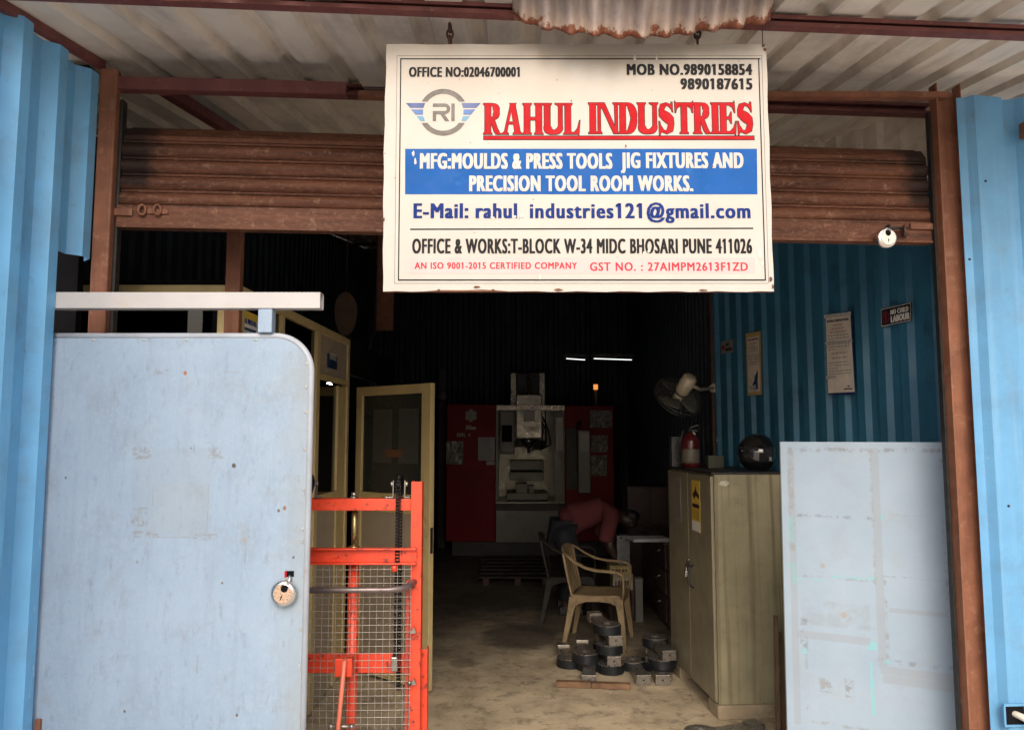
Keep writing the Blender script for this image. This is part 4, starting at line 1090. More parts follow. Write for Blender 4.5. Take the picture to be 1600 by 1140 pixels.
for zz in (1.03, .90): mb.tube([(dw_ - .05, -.001, zz), (dw_ - .05, -.035, zz), (dw_ - .005, -.04, zz)], .007, 8)
mb.build('handle', M['alu'], dob)
mb = MB(DM); mb.box(dw_ + .0005, dw_ + .004, .010, .03, .86, 1.02); mb.build('lock_plate', M['black'], dob)
mb = MB(DM)
for (u0, u1, w0, w1) in ((.17, .36, dmid1 + .20, dmid1 + .56), (.43, .62, dmid1 + .20, dmid1 + .56)):
    mb.box(u0, u1, .0155, .0175, w0, w1)
mb.build('taped_notice', pm('notice_behind_glass', (.05, .05, .046), .4, var=.3, scale=60), dob)
mb = MB(DM); mb.box(.30, .47, .0125, .0148, dmid1 + .24, dmid1 + .29); mb.build('name_strip', pm('brown_tape', (.13, .055, .03), .4), dob)
mb = MB(DM); mb.box(sw + .002, dw_ - sw - .022, .0165, .0178, dtop - .21, dtop - .20); mb.build('glazing_bar', M['void'], dob)

# things on the cabin
t = thing('office_sign', 'small navy sign reading OFFICE on the cabin panel above the door', 'sign', ca(522, 562) + cn * .003, math.atan2(cdir.y, cdir.x))
u0, u1, w0, w1 = cs(514, 560), cs(528, 560), cz(515, 574), cz(522, 555)
mb = MB(CM); mb.box(u0, u1, .004, .011, w0, w1); mb.build('plate', pm('navy_plate', (.012, .03, .085), .4), t)
mb = MB(); pl = lambda x, z, l: CM @ Vector((x, .004 - l, z))
lettering(mb, 'OFFICE', u0 + .03, u1 - .03, w0 + .055, w0 + .10, pl, 0, .004); mb.build('lettering', pm('dull_white_ink', (.6, .6, .55), .5), t, norm=False)
t = thing('notice_poster', 'yellow and white company notice stuck on the office side window', 'poster', ca(392, 505), math.atan2(cdir.y, cdir.x))
u0, u1 = cs(379.5, 510), cs(406, 510); w1, w0 = cz(392, 487), cz(392, 528)
mb = MB(CM); mb.box(u0, u1, .0115, .0135, w0 - .1, w1); mb.build('paper', M['white'], t)
mb = MB(CM); mb.box(u0, u1, .0095, .011, w1 - .035, w1); mb.build('yellow_band', M['yellow'], t)
mb = MB(CM); mb.box(u0 + .02, u1 - .02, .0095, .011, w0 + .0, w0 + .045); mb.build('blue_band', pm('navy_band', (.02, .045, .13), .5), t)
mb = MB(); pl = lambda x, z, l: CM @ Vector((x, .0114 - l, z))
lettering(mb, 'RAHUL INDUSTRIES', u0 + .012, u1 - .012, w0 + .062, w0 + .092, pl, 0, .003); mb.build('lettering', M['navy_ink'], t, norm=False)
mb = MB(); pl = lambda x, z, l: CM @ Vector((x, .0094 - l, z))
lettering(mb, 'PRECISION WORKS', u0 + .035, u1 - .035, w0 + .015, w0 + .032, pl, 0, .002); mb.build('lettering', M['white'], t, norm=False)
bp = at(514, 607, 6.0); bp = Vector((bp.x, bp.y, bp.z))  # bulb added inside to stand for a lamp's reflection in the glass
t = thing('reflection_bulb', 'added white bulb behind the office side glass, standing for a lamp reflection', 'lamp', bp)
mb = MB(); mb.lathe([(0, -.036), (.02, -.03), (.035, -.008), (.035, .008), (.026, .028), (.016, .045)], bp, (0, 0, 1), 20); mb.build('bulb', emit('bulb_glow', (1, .97, .9), 14.0), t)
mb = MB(); mb.cyl(bp + Vector((0, 0, .045)), bp + Vector((0, 0, .09)), .018, 12); mb.cyl(bp + Vector((0, 0, .09)), (bp.x, bp.y, cz1 + .002), .004, 6); mb.build('holder', M['black'], t)

# brown pipe post inside the door, behind the shutter
p0 = at(357, 400, 3.30).x; p1 = at(380, 400, 3.30).x
mb = MB(); mb.box(p0, p1, 3.27, 3.315, 0, 2.86); t = mb.build('inner_post', M['brown'], bevel=.004)
tag(t, 'dark brown square post inside the shutter at the office corner', 'post')

# ------------------------------------------------------------------ inner walls
mb = MB()
W0 = at(1480, 600, 3.5); W1 = at(1115, 600, 5.8)
wd = Vector((W1.x - W0.x, W1.y - W0.y, 0)).normalized(); wnv = Vector((-wd.y, wd.x, 0)); wnv = wnv if wnv.x < 0 else -wnv
W0 = Vector((W0.x, W0.y, 0)); Lw = (Vector((W1.x, W1.y, 0)) - W0).length
rzw = lambda s: roof_z((W0 + wd * s).y) + .03
zw_ = 3.05
corr_wall(mb, W0, wd, wnv, -.40, Lw, 0, lambda s: 1.6 + .335 * (W0 + wd * s).y, crest=.055, slope=.02, valley=.075, depth=.026, shift=.02)
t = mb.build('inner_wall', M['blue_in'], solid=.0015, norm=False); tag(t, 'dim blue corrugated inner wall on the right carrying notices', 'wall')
mb = MB(); corr_wall(mb, W0 + Vector((.012, 0, 0)), wd, wnv, -.10, Lw, lambda s: 1.56 + .335 * (W0 + wd * s).y, rzw, crest=.055, slope=.02, valley=.075, depth=.026, shift=.02)
t = mb.build('inner_wall', M['roof'], solid=.0015, norm=False); tag(t, 'pale upper sheeting above the dim blue inner wall, under the roof', 'wall')
def wa(px, py, off=-.034): return onp(px, py, W0 + wnv * (-off), wnv)
W1f = W0 + wd * Lw
mb = MB(); corr_wall(mb, (W1f.x + .005, W1f.y, 0), (.05, 1, 0), (-1, 0, 0), 0.01, 6.5, 0, lambda s: roof_z(W1f.y + s) - .004, crest=.055, slope=.02, valley=.075, depth=.026)
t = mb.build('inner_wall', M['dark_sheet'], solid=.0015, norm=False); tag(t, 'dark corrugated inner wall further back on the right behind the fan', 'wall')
mb = MB(); corr_wall(mb, (-2.36, 2.95, 0), (0, 1, 0), (1, 0, 0), 0, 9.3, 0, lambda s: roof_z(2.95 + s) - .004, crest=.055, slope=.02, valley=.075, depth=.026)
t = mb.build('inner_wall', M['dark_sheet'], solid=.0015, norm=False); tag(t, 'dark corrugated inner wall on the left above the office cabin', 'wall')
mb = MB(); corr_wall(mb, (-2.4, 12.2, 0), (1, 0, 0), (0, -1, 0), 0, 4.6, 0, roof_z(12.2) + .028, crest=.055, slope=.02, valley=.075, depth=.026)
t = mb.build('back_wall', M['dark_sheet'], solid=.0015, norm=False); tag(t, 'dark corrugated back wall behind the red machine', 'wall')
mb = MB(); mb.box(-2.45, LX - .03, 2.88, 2.92, 0, 3.04); t = mb.build('light_stop_panel', M['void']); tag(t, 'added black sheet shutting out light left of the left brown post', 'wall')  # added to stop light leaking in; black for the darkness seen there
mb = MB(); mb.box(W1f.x - .035, W1f.x + .03, W1f.y - .07, W1f.y - .005, 0, roof_z(W1f.y) - .02); t = mb.build('wall_post', M['dark_brown'], bevel=.004); tag(t, 'dark steel post at the end of the blue inner wall beside the fan', 'post')

# ------------------------------------------------------------------ notices on the blue wall
def wq(mb, corners, off, th=.002):
    """a sheet whose four picture corners (TL, TR, BR, BL) lie on the plane of the wall ribs"""
    P = [wa(x, y, -.034 - off) for x, y in corners]
    mb.add(P + [p - wnv * th for p in P], [(0, 1, 2, 3), (7, 6, 5, 4), (0, 4, 5, 1), (1, 5, 6, 2), (2, 6, 7, 3), (3, 7, 4, 0)])
    return P
def quadmap(P):
    TL, TR, BR, BL = P
    def f(x, z, l):   # x 0..1 left to right, z 0..1 bottom to top
        return (BL * (1 - x) + BR * x) * (1 - z) + (TL * (1 - x) + TR * x) * z + wnv * (l + .0004)
    return f
def mrect(mb, f, x0, x1, z0, z1, l): mb.add([f(x0, z0, l), f(x1, z0, l), f(x1, z1, l), f(x0, z1, l)], [(0, 1, 2, 3)])
def scribble(mb, f, x0, x1, z0, z1, rnd, l=.0006):
    """a line of small headline script too small to read"""
    x = x0; h = z1 - z0
    while x < x1 - .02:
        w = min(rnd.uniform(.05, .14), x1 - x)
        mrect(mb, f, x, x + w, z1 - h * .2, z1, l)
        u = x + .006
        while u < x + w - .008:
            k = rnd.uniform(.008, .02); mrect(mb, f, u, min(u + k * .6, x + w), z0 + h * rnd.uniform(0, .3), z1 - h * .22, l); u += k + .006
        x += w + .025
ML = pm('poster_lamination', (.78, .70, .60), .22, var=.1, scale=12, bump=.12, bscale=7)
rnd = random.Random(11)
def poster(label, corners, build_):
    c_ = wa(sum(p[0] for p in corners) / 4, sum(p[1] for p in corners) / 4, -.036)
    t = thing('notice_poster', label, 'poster', c_, math.atan2(wd.y, wd.x)); build_(t, corners); return t
def p_long(t, cs_):
    mb = MB(); P = wq(mb, cs_, .002); mb.build('paper', ML, t); f = quadmap(P)
    mb = MB(); B = MB(); Rr = MB()
    lettering(B, 'RAHUL INDUSTRIES', .06, .94, .905, .935, lambda x, z, l: f(x, z, .0005 + l), 0, .012)
    z = .87
    for k in range(3): scribble(Rr, f, .28 - .05 * k, .72 + .05 * k, z - .022, z, rnd); z -= .045
    for k in range(6): scribble(B, f, .08, .92 if k not in (2, 5) else .3, z - .017, z, rnd); z -= .036
    z -= .01
    for k in range(2): scribble(Rr, f, .2, .8, z - .022, z, rnd); z -= .06
    for k in range(6): scribble(B, f, .08, .92 if k not in (2, 5) else .4, z - .016, z, rnd); z -= .036
    mrect(B, f, .64, .94, .035, .05, .0006); mrect(B, f, .76, .84, .065, .085, .0006)
    B.build('lettering', pm('poster_ink', (.03, .03, .06), .4), t, norm=False); Rr.build('lettering', pm('poster_red', (.30, .03, .03), .4), t, norm=False)
    mb = MB()
    for (x0, x1, z0, z1) in ((-.06, 1.05, .965, 1.01), (-.05, 1.05, .63, .655), (-.05, .25, .18, .22)): mrect(mb, f, x0, x1, z0, z1, .0015)
    mb.build('clear_tape', pm('shiny_tape', (.5, .5, .5), .08, var=.3, scale=50, bump=.6, bscale=60), t, norm=False)
    mb = MB(); wq(mb, [(cs_[1][0] - 1, cs_[1][1] - 1), (cs_[1][0] + 3, cs_[1][1] - 2), (cs_[2][0] + 1, cs_[2][1] + 4), (cs_[2][0] - 40, cs_[2][1] + 4)], .0005, .0012)
    mb.build('blue_backing', pm('navy_backing', (.012, .02, .12), .5), t)
poster('long white safety notice with red headings taped highest on the blue wall', [(1290, 493), (1328, 488), (1335, 612), (1294, 614)], p_long)
def p_mid(t, cs_):
    mb = MB(); P = wq(mb, cs_, .002); mb.build('paper', pm('mustard_border', (.55, .38, .14), .4), t); f = quadmap(P)
    mb = MB(); mrect(mb, f, .10, .90, .05, .93, .0004); mb.build('white_field', pm('poster_field', (.70, .62, .52), .3), t, norm=False)
    B = MB(); Rr = MB()
    lettering(B, 'RAHUL INDUSTRIES', .14, .86, .87, .90, lambda x, z, l: f(x, z, .0007 + l), 0, .012)
    z = .83
    scribble(Rr, f, .2, .8, z - .03, z, rnd, .0009); z -= .06
    for k in range(8): scribble(B, f, .16, .84, z - .017, z, rnd, .0009); z -= .034 + (.02 if k % 3 == 2 else 0)
    B.build('lettering', pm('poster_ink', (.03, .03, .08), .4), t, norm=False); Rr.build('lettering', pm('poster_red', (.30, .03, .03), .4), t, norm=False)
    mb = MB()
    mb.add([f(x, z, .001) for x, z in ((.45, .09), (.78, .09), (.76, .22), (.80, .34), (.74, .40), (.66, .33), (.58, .31), (.52, .22), (.38, .17))], [list(range(9))])
    mb.build('printed_figure', pm('print_blue', (.015, .04, .15), .4), t, norm=False)
    mb = MB(); mrect(mb, f, .05, .62, .10, .16, .0016); mb.build('clear_tape', pm('shiny_tape_b', (.5, .5, .5), .08, var=.3, scale=50, bump=.6, bscale=60), t, norm=False)
poster('narrow yellow bordered poster with a blue printed figure on the blue wall', [(1165, 521), (1188, 517), (1190, 616), (1168, 618)], p_mid)
def p_ns(t, cs_):
    mb = MB(); P = wq(mb, cs_, .003); mb.build('plate', pm('grubby_plate', (.26, .23, .20), .5), t); f = quadmap(P); B = MB()
    lettering(B, 'NO', .42, .72, .56, .82, lambda x, z, l: f(x, z, .0005 + l), 0, .03); lettering(B, 'SMOKING', .34, .95, .16, .42, lambda x, z, l: f(x, z, .0005 + l), 0, .03)
    B.build('lettering', M['ink'], t, norm=False)
    B = MB(); B.add([f(.18 + .11 * math.cos(i * math.pi / 8), .5 + .2 * math.sin(i * math.pi / 8), .0006) for i in range(16)], [list(range(16))]); B.build('symbol', M['red_ink'], t, norm=False)
t = poster('small no smoking sign near the fan on the blue wall', [(1127, 534), (1145, 530), (1145, 550), (1127, 553)], p_ns); t.name = 'warning_sign'
def p_ncl(t, cs_):
    mb = MB(); P = wq(mb, cs_, .003); mb.build('plate', pm('sign_black', (.02, .019, .026), .3), t); f = quadmap(P)
    W_ = MB(); 
    lettering(W_, 'NO CHILD', .33, .92, .56, .83, lambda x, z, l: f(x, z, .0008 + l), 0, .02); lettering(W_, 'LABOUR', .34, .96, .13, .50, lambda x, z, l: f(x, z, .0008 + l), 0, .028)
    for (x0, x1, z0, z1) in ((.015, .985, .95, .98), (.015, .985, .02, .05), (.015, .025, .05, .95), (.975, .985, .05, .95)): mrect(W_, f, x0, x1, z0, z1, .0006)
    W_.build('lettering', pm('sign_white', (.8, .77, .74), .35), t, norm=False)
    mb = MB(); n_ = 20
    for i in range(n_):
        a0, a1 = 2 * math.pi * i / n_, 2 * math.pi * (i + 1) / n_
        mb.add([f(.17 + r_ * .115 * math.cos(a_), .48 + r_ * .33 * math.sin(a_), .0008) for r_, a_ in ((1, a0), (1, a1), (.8, a1), (.8, a0))], [(0, 1, 2, 3)])
    mb.add([f(x, z, .001) for x, z in ((.14, .3), (.2, .3), (.19, .5), (.21, .6), (.17, .68), (.13, .6), (.15, .5))], [list(range(7))])
    mb.build('symbol', pm('symbol_red', (.26, .02, .05), .35), t, norm=False)
t = poster('black and white sign reading no child labour high on the blue wall', [(1376, 483), (1424, 472), (1424, 501), (1377, 511)], p_ncl); t.name = 'warning_sign'

# ------------------------------------------------------------------ leaning grey panel and planks
L0 = Vector((at(1226, 1100, 3.56).x, 3.55, 0)); R0_ = Vector((1.96, 3.165, 0))
ld = (R0_ - L0).normalized(); lnv = Vector((ld.y, -ld.x, 0)); Lp = .93
ztop = onp(1215, 690, L0, lnv).z
lean = Vector((-lnv.x * .07, -lnv.y * .07, ztop))
pan = thing('sheet_panel', 'pale grey steel sheet panel with old tape residue leaning beside the cabinet', 'metal panel', L0, math.atan2(ld.y, ld.x))
lu = lean.normalized(); ln2 = ld.cross(lu)          # towards the street
def la(px, py):
    p = onp(px, py, L0, ln2) - L0; return p.dot(ld), p.dot(lu)
def panel_mat():
    n = NT('tape_marked_panel')
    # object coordinates of the panel root: x along the sheet, z up
    x, y, z = n.axes()
    base = n.mix(n.step(n.noise(2.6, 7, .62), .3, .7), (.248, .328, .415), (.315, .398, .485))
    base = n.mix(n.math('MULTIPLY', n.step(n.noise(5, 8, .72, off=(5, 0, 1)), .52, .7), .4), base, (.29, .31, .325))
    fine = n.noise(60, 7, .8, (1, 1, .7), (3, 1, 7)); base = n.mix(n.math('MULTIPLY', n.step(fine, .53, .68), .4), base, (.37, .41, .46))
    wob = n.noise(30, 6, .75, off=(1, 1, 4)); thr = n.step(n.noise(17, 9, .84, off=(2, 9, 4)), .50, .535); thr2 = n.step(n.noise(16, 7, .75, off=(2, 9, 4)), .42, .56)
    res = [(1232, 1480, 699, 707), (1230, 1243, 705, 860), (1358, 1371, 700, 960), (1245, 1368, 802, 812), (1380, 1485, 803, 809), (1248, 1366, 900, 906), (1378, 1490, 900, 907), (1258, 1375, 970, 982), (1380, 1390, 905, 1035), (1370, 1490, 1034, 1042), (1478, 1488, 905, 940), (1485, 1496, 920, 1045), (1250, 1262, 965, 1015), (1258, 1264, 1015, 1120), (1280, 1300, 1058, 1082), (1320, 1334, 1060, 1090), (1262, 1358, 1127, 1138), (1472, 1482, 812, 965), (1468, 1480, 704, 730), (1252, 1360, 935, 985)]
    lim = len(res) - 1
    for i, (a_, b_, c_, d_) in enumerate(res):
        u0, v1 = la(a_, c_); u1, v0 = la(b_, d_)
        tt = thr if i != lim else n.math('MULTIPLY', thr2, .35)
        base = n.mix(n.math('MULTIPLY', n.math('MULTIPLY', n.rect(x, z, u0, u1, v0, v1, wob, .02, .005), tt), .6), base, (.21, .205, .18) if i % 3 else (.15, .145, .13))
    for (a_, b_, c_, d_) in ((1232, 1241, 806, 847), (1234, 1243, 878, 889), (1241, 1300, 902, 908), (1300, 1362, 901, 904), (1356, 1371, 1002, 1016), (1374, 1380, 804, 812), (1359, 1364, 1032, 1065), (1360, 1368, 1065, 1117), (1254, 1261, 1013, 1021), (1238, 1246, 889, 912), (1360, 1366, 900, 906), (1380, 1392, 1030, 1036)):
        u0, v1 = la(a_, c_); u1, v0 = la(b_, d_)
        base = n.mix(n.math('MULTIPLY', n.rect(x, z, u0, u1, v0, v1, wob, .02, .0015), .62), base, (.17, .46, .50))
    for (a_, b_, c_, d_) in ((1240, 1241.2, 702, 1130), (1232, 1480, 696, 697), (1376, 1490, 1052, 1053.3), (1380, 1490, 1066, 1067.3), (1245, 1360, 995, 996), (1372, 1373, 700, 1040), (1390, 1480, 956, 957.2)):
        u0, v1 = la(a_, c_); u1, v0 = la(b_, d_)
        base = n.mix(n.math('MULTIPLY', n.rect(x, z, u0, u1, v0, v1, wob, .005, .001), .4), base, (.26, .27, .28))
    for (px, py, r_) in ((1319, 959, 5), (1285, 883, 3.5)):
        u0, v0 = la(px, py); s_ = r_ * 3.45 / FPX
        dd_ = n.math('ADD', n.math('POWER', n.math('DIVIDE', n.math('SUBTRACT', x, u0), s_), 2.0), n.math('POWER', n.math('DIVIDE', n.math('SUBTRACT', z, v0), s_), 2.0))
        base = n.mix(n.step(n.math('ADD', dd_, n.math('MULTIPLY', n.math('SUBTRACT', wob, .5), 4.0)), .4, 1.3, .45, 0), base, (.33, .22, .11))
    n.val(n.p.inputs['Base Color'], base)
    n.val(n.p.inputs['Roughness'], n.step(n.noise(9, 5), .3, .7, .42, .6)); n.bump(n.noise(3, 3), .1, .02)
    return n.m
# the sheet stands upright in its own frame; the lean is a turn about its foot
prot = Matrix(((ld.x, -ln2.x, lu.x, 0), (ld.y, -ln2.y, lu.y, 0), (ld.z, -ln2.z, lu.z, 0), (0, 0, 0, 1)))
pan.matrix_world = Matrix.Translation(L0) @ prot; WM[pan.name] = Matrix.Translation(L0) @ prot
hgt = lean.length
PMx = WM[pan.name]
mb = MB(PMx); mb.box(0.004, Lp, 0, .003, .012, hgt); mb.build('sheet', panel_mat(), pan)
mb = MB(PMx); mb.box(0, .004, -.001, .026, 0.01, hgt + .001); mb.box(.0045, Lp, .0035, .026, hgt - .03, hgt - .0005); mb.box(.0045, Lp, .0035, .026, .012, .04); mb.box(.0045, .03, .004, .0255, .041, hgt - .031)
mb.build('folded_edge', pm('dark_edge', (.10, .11, .11), .5), pan)
for i, (px, tx, lab) in enumerate(((1216, .035, 'thin weathered wooden strip leaning against the cabinet side, nearer the doorway'), (1224, .012, 'thin weathered wooden strip wedged tight beside the grey panel'))):
    b_ = fl(px, 1156 - 6 * i); mb = MB(); tp = b_ + Vector((.03 + tx * .3, .10, .62 - .1 * i))
    mb.bar(b_ + Vector((0, 0, .008)), tp, .018, .032, (0, 1, 0)); t = mb.build('wooden_strip', pm('grey_wood', (.13, .085, .05), .8, var=.3, streak=(.05, .03, .02), samt=.5, sdir=(40, 40, 2)), bevel=.002)
    tag(t, lab, 'plank', 'wooden strips')

# ------------------------------------------------------------------ steel cabinet
A = fl(1121, 1124); B_ = fl(1051, 1048)
ad = (B_ - A).normalized(); an = Vector((ad.y, -ad.x, 0))    # an points right, into the cabinet
aL = (B_ - A).length; aW = .47; zc0 = at(1119, 1101, A.y).z; zc1 = at(1119, 741, A.y).z
cab = thing('steel_cabinet', 'olive double door steel cabinet with stickers on a stone plinth', 'cabinet', A + an * aW / 2 + ad * aL / 2, math.atan2(ad.y, ad.x))
KM = Matrix(((an.x, ad.x, 0, A.x), (an.y, ad.y, 0, A.y), (0, 0, 1, 0), (0, 0, 0, 1)))   # x into the cabinet, y along the doors
mb = MB(KM); mb.box(.012, aW, 0, aL, zc0, zc1); mb.build('cabinet_body', M['cabinet'], cab, bevel=.004)
mb = MB(KM); mb.box(-.004, aW + .004, -.006, aL + .004, zc1 + .001, zc1 + .012); mb.build('top_sheet', M['dark_steel'], cab, bevel=.002)
for i, (y0, y1) in enumerate(((.004, aL / 2 - .003), (aL / 2 + .003, aL - .004))):
    mb = MB(KM); mb.box(-.008, .010, y0, y1, zc0 + .012, zc1 - .012); d_ = mb.build('door', M['cab_door'], cab, bevel=.004)
    if i == 0:
        mb = MB(KM); mb.tube([(-.010, y1 - .09, .80), (-.04, y1 - .085, .78), (-.04, y1 - .085, .68), (-.010, y1 - .09, .66)], .006, 8); mb.build('handle', M['dark_steel'], d_)
mb = MB(KM); mb.box(-.016, -.0085, aL / 2 - .05, aL / 2 + .045, .775, .80); mb.cyl((-.010, aL / 2 - .02, .82), (-.022, aL / 2 - .02, .82), .012, 12); mb.build('hasp', M['steel_mid'], cab)
lk = KM @ Vector((-.026, aL / 2 + .012, .735))
t = thing('small_padlock', 'small brass padlock on the cabinet hasp', 'padlock', lk)
mb = MB(); mb.box(lk.x - .008, lk.x + .008, lk.y - .019, lk.y + .019, lk.z - .024, lk.z + .012); mb.build('case', M['steel'], t, bevel=.003)
mb = MB(); mb.tube([(lk.x, lk.y - .013, lk.z + .010), (lk.x, lk.y - .013, lk.z + .03), (lk.x, lk.y, lk.z + .042), (lk.x, lk.y + .013, lk.z + .03), (lk.x, lk.y + .013, lk.z + .010)], .0035, 8); mb.build('shackle', M['steel'], t)
# paint torn off the near side, with a rust run
mb = MB(KM); za_ = zc1 - .055
mb.add([(x, -.0012, z_) for x, z_ in ((.04, za_), (.055, za_ + .018), (.085, za_ + .02), (.105, za_ + .006), (.085, za_ - .012), (.06, za_ - .012))], [list(range(6))])
mb.build('torn_sticker', pm('torn_paper', (.42, .38, .32), .6, var=.3, scale=60), cab, norm=False)
for lab, nm, y0, y1, z0, z1, k in (('yellow printed sticker on the nearer cabinet door', 'sticker', .20, .36, zc1 - .36, zc1 - .05, 0), ('white paper label at the top of the farther cabinet door', 'sticker', .60, .76, zc1 - .34, zc1 - .05, 1)):
    t = thing(nm, lab, 'sticker', KM @ Vector((-.009, (y0 + y1) / 2, z0)), math.atan2(ad.y, ad.x))
    mb = MB(KM); mb.box(-.0100, -.0085, y0, y1, z0, z1); mb.build('paper', pm('label_paper', (.26, .24, .21), .5) if k else M['yellow'], t)
    f = lambda x, z, l: KM @ Vector((-.0105 - l, y1 - x * (y1 - y0), z0 + z * (z1 - z0)))
    mb = MB(); r_ = random.Random(3 + k)
    if k == 0:
        mb2 = MB(); mrect(mb2, f, 0, 1, 0, .2, 0); mb2.build('white_strip', M['white'], t, norm=False)
        mb2 = MB(); mrect(mb2, f, .08, .92, .46, .54, .0003); mb2.add([f(x, z, .0003) for x, z in ((.1, .72), (.4, .80), (.5, .92), (.62, .80), (.95, .70), (.9, .64), (.55, .70), (.3, .62))], [list(range(8))]); mb2.build('printed_mark', pm('sticker_dark', (.05, .02, .02), .5), t, norm=False)
        for q in range(5): scribble(mb, f, .12, .88, .24 + q * .04, .262 + q * .04, r_, .0003)
    else:
        for q in range(14): scribble(mb, f, .1, .9, .08 + q * .06, .105 + q * .06, r_, .0003)
    mb.build('lettering', pm('sticker_ink', (.08, .04, .03), .5), t, norm=False)
for y0, y1, lab in ((-.012, .16, 'rough stone block under the near end of the cabinet'), (aL - .17, aL + .01, 'rough stone block under the far end of the cabinet')):
    mb = MB(KM); mb.box(-.0, aW - .02, y0, y1, 0, zc0 - .001); t = mb.build('stone_block', M['plinth'], bevel=.008); tag(t, lab, 'block', 'blocks under the cabinet')
# things on top of the cabinet
zk = zc1 + .0125
def kt(u, y): return KM @ Vector((u, y, zk))
e_ = kt(.10, aL - .18)
t = thing('fire_extinguisher', 'small red fire extinguisher standing on the cabinet top', 'fire extinguisher', e_)
mb = MB(); mb.lathe([(0, 0), (.055, 0), (.06, .008), (.06, .175), (.052, .20), (.025, .222), (.016, .235), (0, .235)], e_, (0, 0, 1), 24); mb.build('cylinder', M['red_cyl'], t)
mb = MB(); mb.lathe([(.0605, .03), (.0612, .032), (.0612, .12), (.0605, .122)], e_, (0, 0, 1), 24); mb.build('label', pm('label_cream', (.12, .105, .08), .5, var=.25, scale=60), t)
mb = MB(); mb.cyl(e_ + Vector((0, 0, .235)), e_ + Vector((0, 0, .265)), .014, 12); mb.bar(e_ + Vector((-.01, 0, .262)), e_ + Vector((.055, -.01, .285)), .014, .006); mb.bar(e_ + Vector((-.01, 0, .250)), e_ + Vector((.05, -.01, .245)), .014, .006)
mb.tube([e_ + Vector((-.012, 0, .25)), e_ + Vector((-.05, 0, .24)), e_ + Vector((-.07, 0, .17)), e_ + Vector((-.066, 0, .07))], .006, 8); mb.build('valve', M['black'], t)
h_ = at(1185, 733, A.y + .18); h_ = Vector((h_.x, h_.y, zk))
t = thing('helmet', 'glossy black motorcycle helmet on the near end of the cabinet top', 'helmet', h_)
mb = MB(); rows = []
for j in range(15):
    th = math.pi * (.02 + .80 * j / 14); rows.append([h_ + Vector((.112 * math.sin(th) * math.cos(p_) * (1.08 if math.cos(p_) < 0 else 1), .122 * math.sin(th) * math.sin(p_), .108 + .118 * math.cos(th))) for p_ in [2 * math.pi * i / 28 for i in range(29)]])
mb.grid(rows, True); mb.build('shell', M['black_gloss'], t, solid=.006)
mb = MB(); rows = []
for j in range(7):
    th = math.pi * (.40 + .26 * j / 6); rows.append([h_ + Vector((.116 * math.sin(th) * math.cos(p_) * 1.06, .126 * math.sin(th) * math.sin(p_), .108 + .121 * math.cos(th))) for p_ in [R(175 + 130 * i / 16) for i in range(17)]])
mb.grid(rows, True); mb.build('visor', pm('smoked_visor', (.02, .02, .022), .06, var=.2, coat=1, rvar=.03), t, solid=.002)
mb = MB(); q = h_ + Vector((.03, -.132, .075)); mb.obox(q, (.016, .006, .024)); mb.build('shell_sticker', M['cnc_grey'], t, bevel=.002)
for (px0, px1, py0, py1, Y, nm, lab, mt, dep) in ((1050, 1073, 681, 726, B_.y - .05, 'carton', 'dark upright carton at the far end of the cabinet top', pm('dark_carton', (.05, .05, .055), .5, var=.4, scale=30), .09), (1107, 1131, 708, 726, B_.y - .30, 'small_box', 'small dull green box beside the fire extinguisher', pm('dull_green', (.06, .065, .04), .6, var=.3, scale=20), .08), (1076, 1090, 668, 684, B_.y - .02, 'pump_bottle', 'pale bottle behind the fire extinguisher', pm('pale_bottle', (.25, .24, .2), .4), .0)):
    q0, q1 = at(px0, py1, Y), at(px1, py0, Y); zt_ = q1.z + (zk - q0.z if nm != 'pump_bottle' else 0)
    c_ = Vector(((q0.x + q1.x) / 2, Y, zk)); t = thing(nm, lab, nm.split('_')[-1], c_)
    if dep:
        mb = MB(); mb.box(q0.x, q1.x, Y, Y + dep, zk, zt_); mb.build('box_body', mt, t, bevel=.002)
        mb = MB(); mb.box(q0.x - .001, q1.x + .001, Y - .002, Y + dep + .001, zt_ + .0005, zt_ + .006); mb.build('lid', mt, t)
    else:
        mb = MB(); mb.lathe([(0, 0), (.028, 0), (.03, .01), (.03, .16), (.012, .19), (.012, .2), (0, .2)], c_, (0, 0, 1), 16); mb.build('bottle_body', mt, t)
        mb = MB(); mb.lathe([(.013, .2), (.016, .2), (.016, .235), (0, .24)], c_, (0, 0, 1), 12); mb.build('cap', M['white'], t)
q = at(1126, 688, W1f.y - .095); t = thing('card_tag', 'small black card with white print hanging on the dark wall post', 'card', q)
mb = MB(); mb.box(q.x - .035, q.x + .04, q.y - .004, q.y, q.z - .04, q.z + .035); mb.build('card', M['black'], t)
mb = MB(); mb.box(q.x - .028, q.x + .02, q.y - .0055, q.y - .0045, q.z - .002, q.z + .008); mb.build('print', M['white'], t)

# ------------------------------------------------------------------ wall fan
fc = at(1071, 602, 5.42); fx = Vector((-.32, .66, -.68)).normalized()
t = thing('wall_fan', 'cream wall fan with tilted round guard on the dark post', 'fan', W1f + Vector((-.03, -.07, fc.z)))
mb = MB(); mb.lathe([(0, -.085), (.04, -.083), (.052, -.07), (.052, .05), (.046, .062), (0, .064)], fc, fx, 24); mb.lathe([(.0525, -.02), (.054, -.02), (.054, -.012), (.0525, -.012)], fc, fx, 24); mb.build('motor', M['fan_metal'], t)
mb = MB(); bk = Vector((W1f.x - .02, W1f.y - .075, fc.z - .0)); mb.tube([fc - fx * .02 + Vector((.03, 0, -.01)), (fc + bk) / 2 + Vector((0, 0, -.02)), bk], .012, 10); mb.lathe([(0, 0), (.035, 0), (.03, .014), (0, .016)], bk + Vector((0, .004, 0)), (0, -1, 0), 14); mb.build('bracket', M['fan_metal'], t)
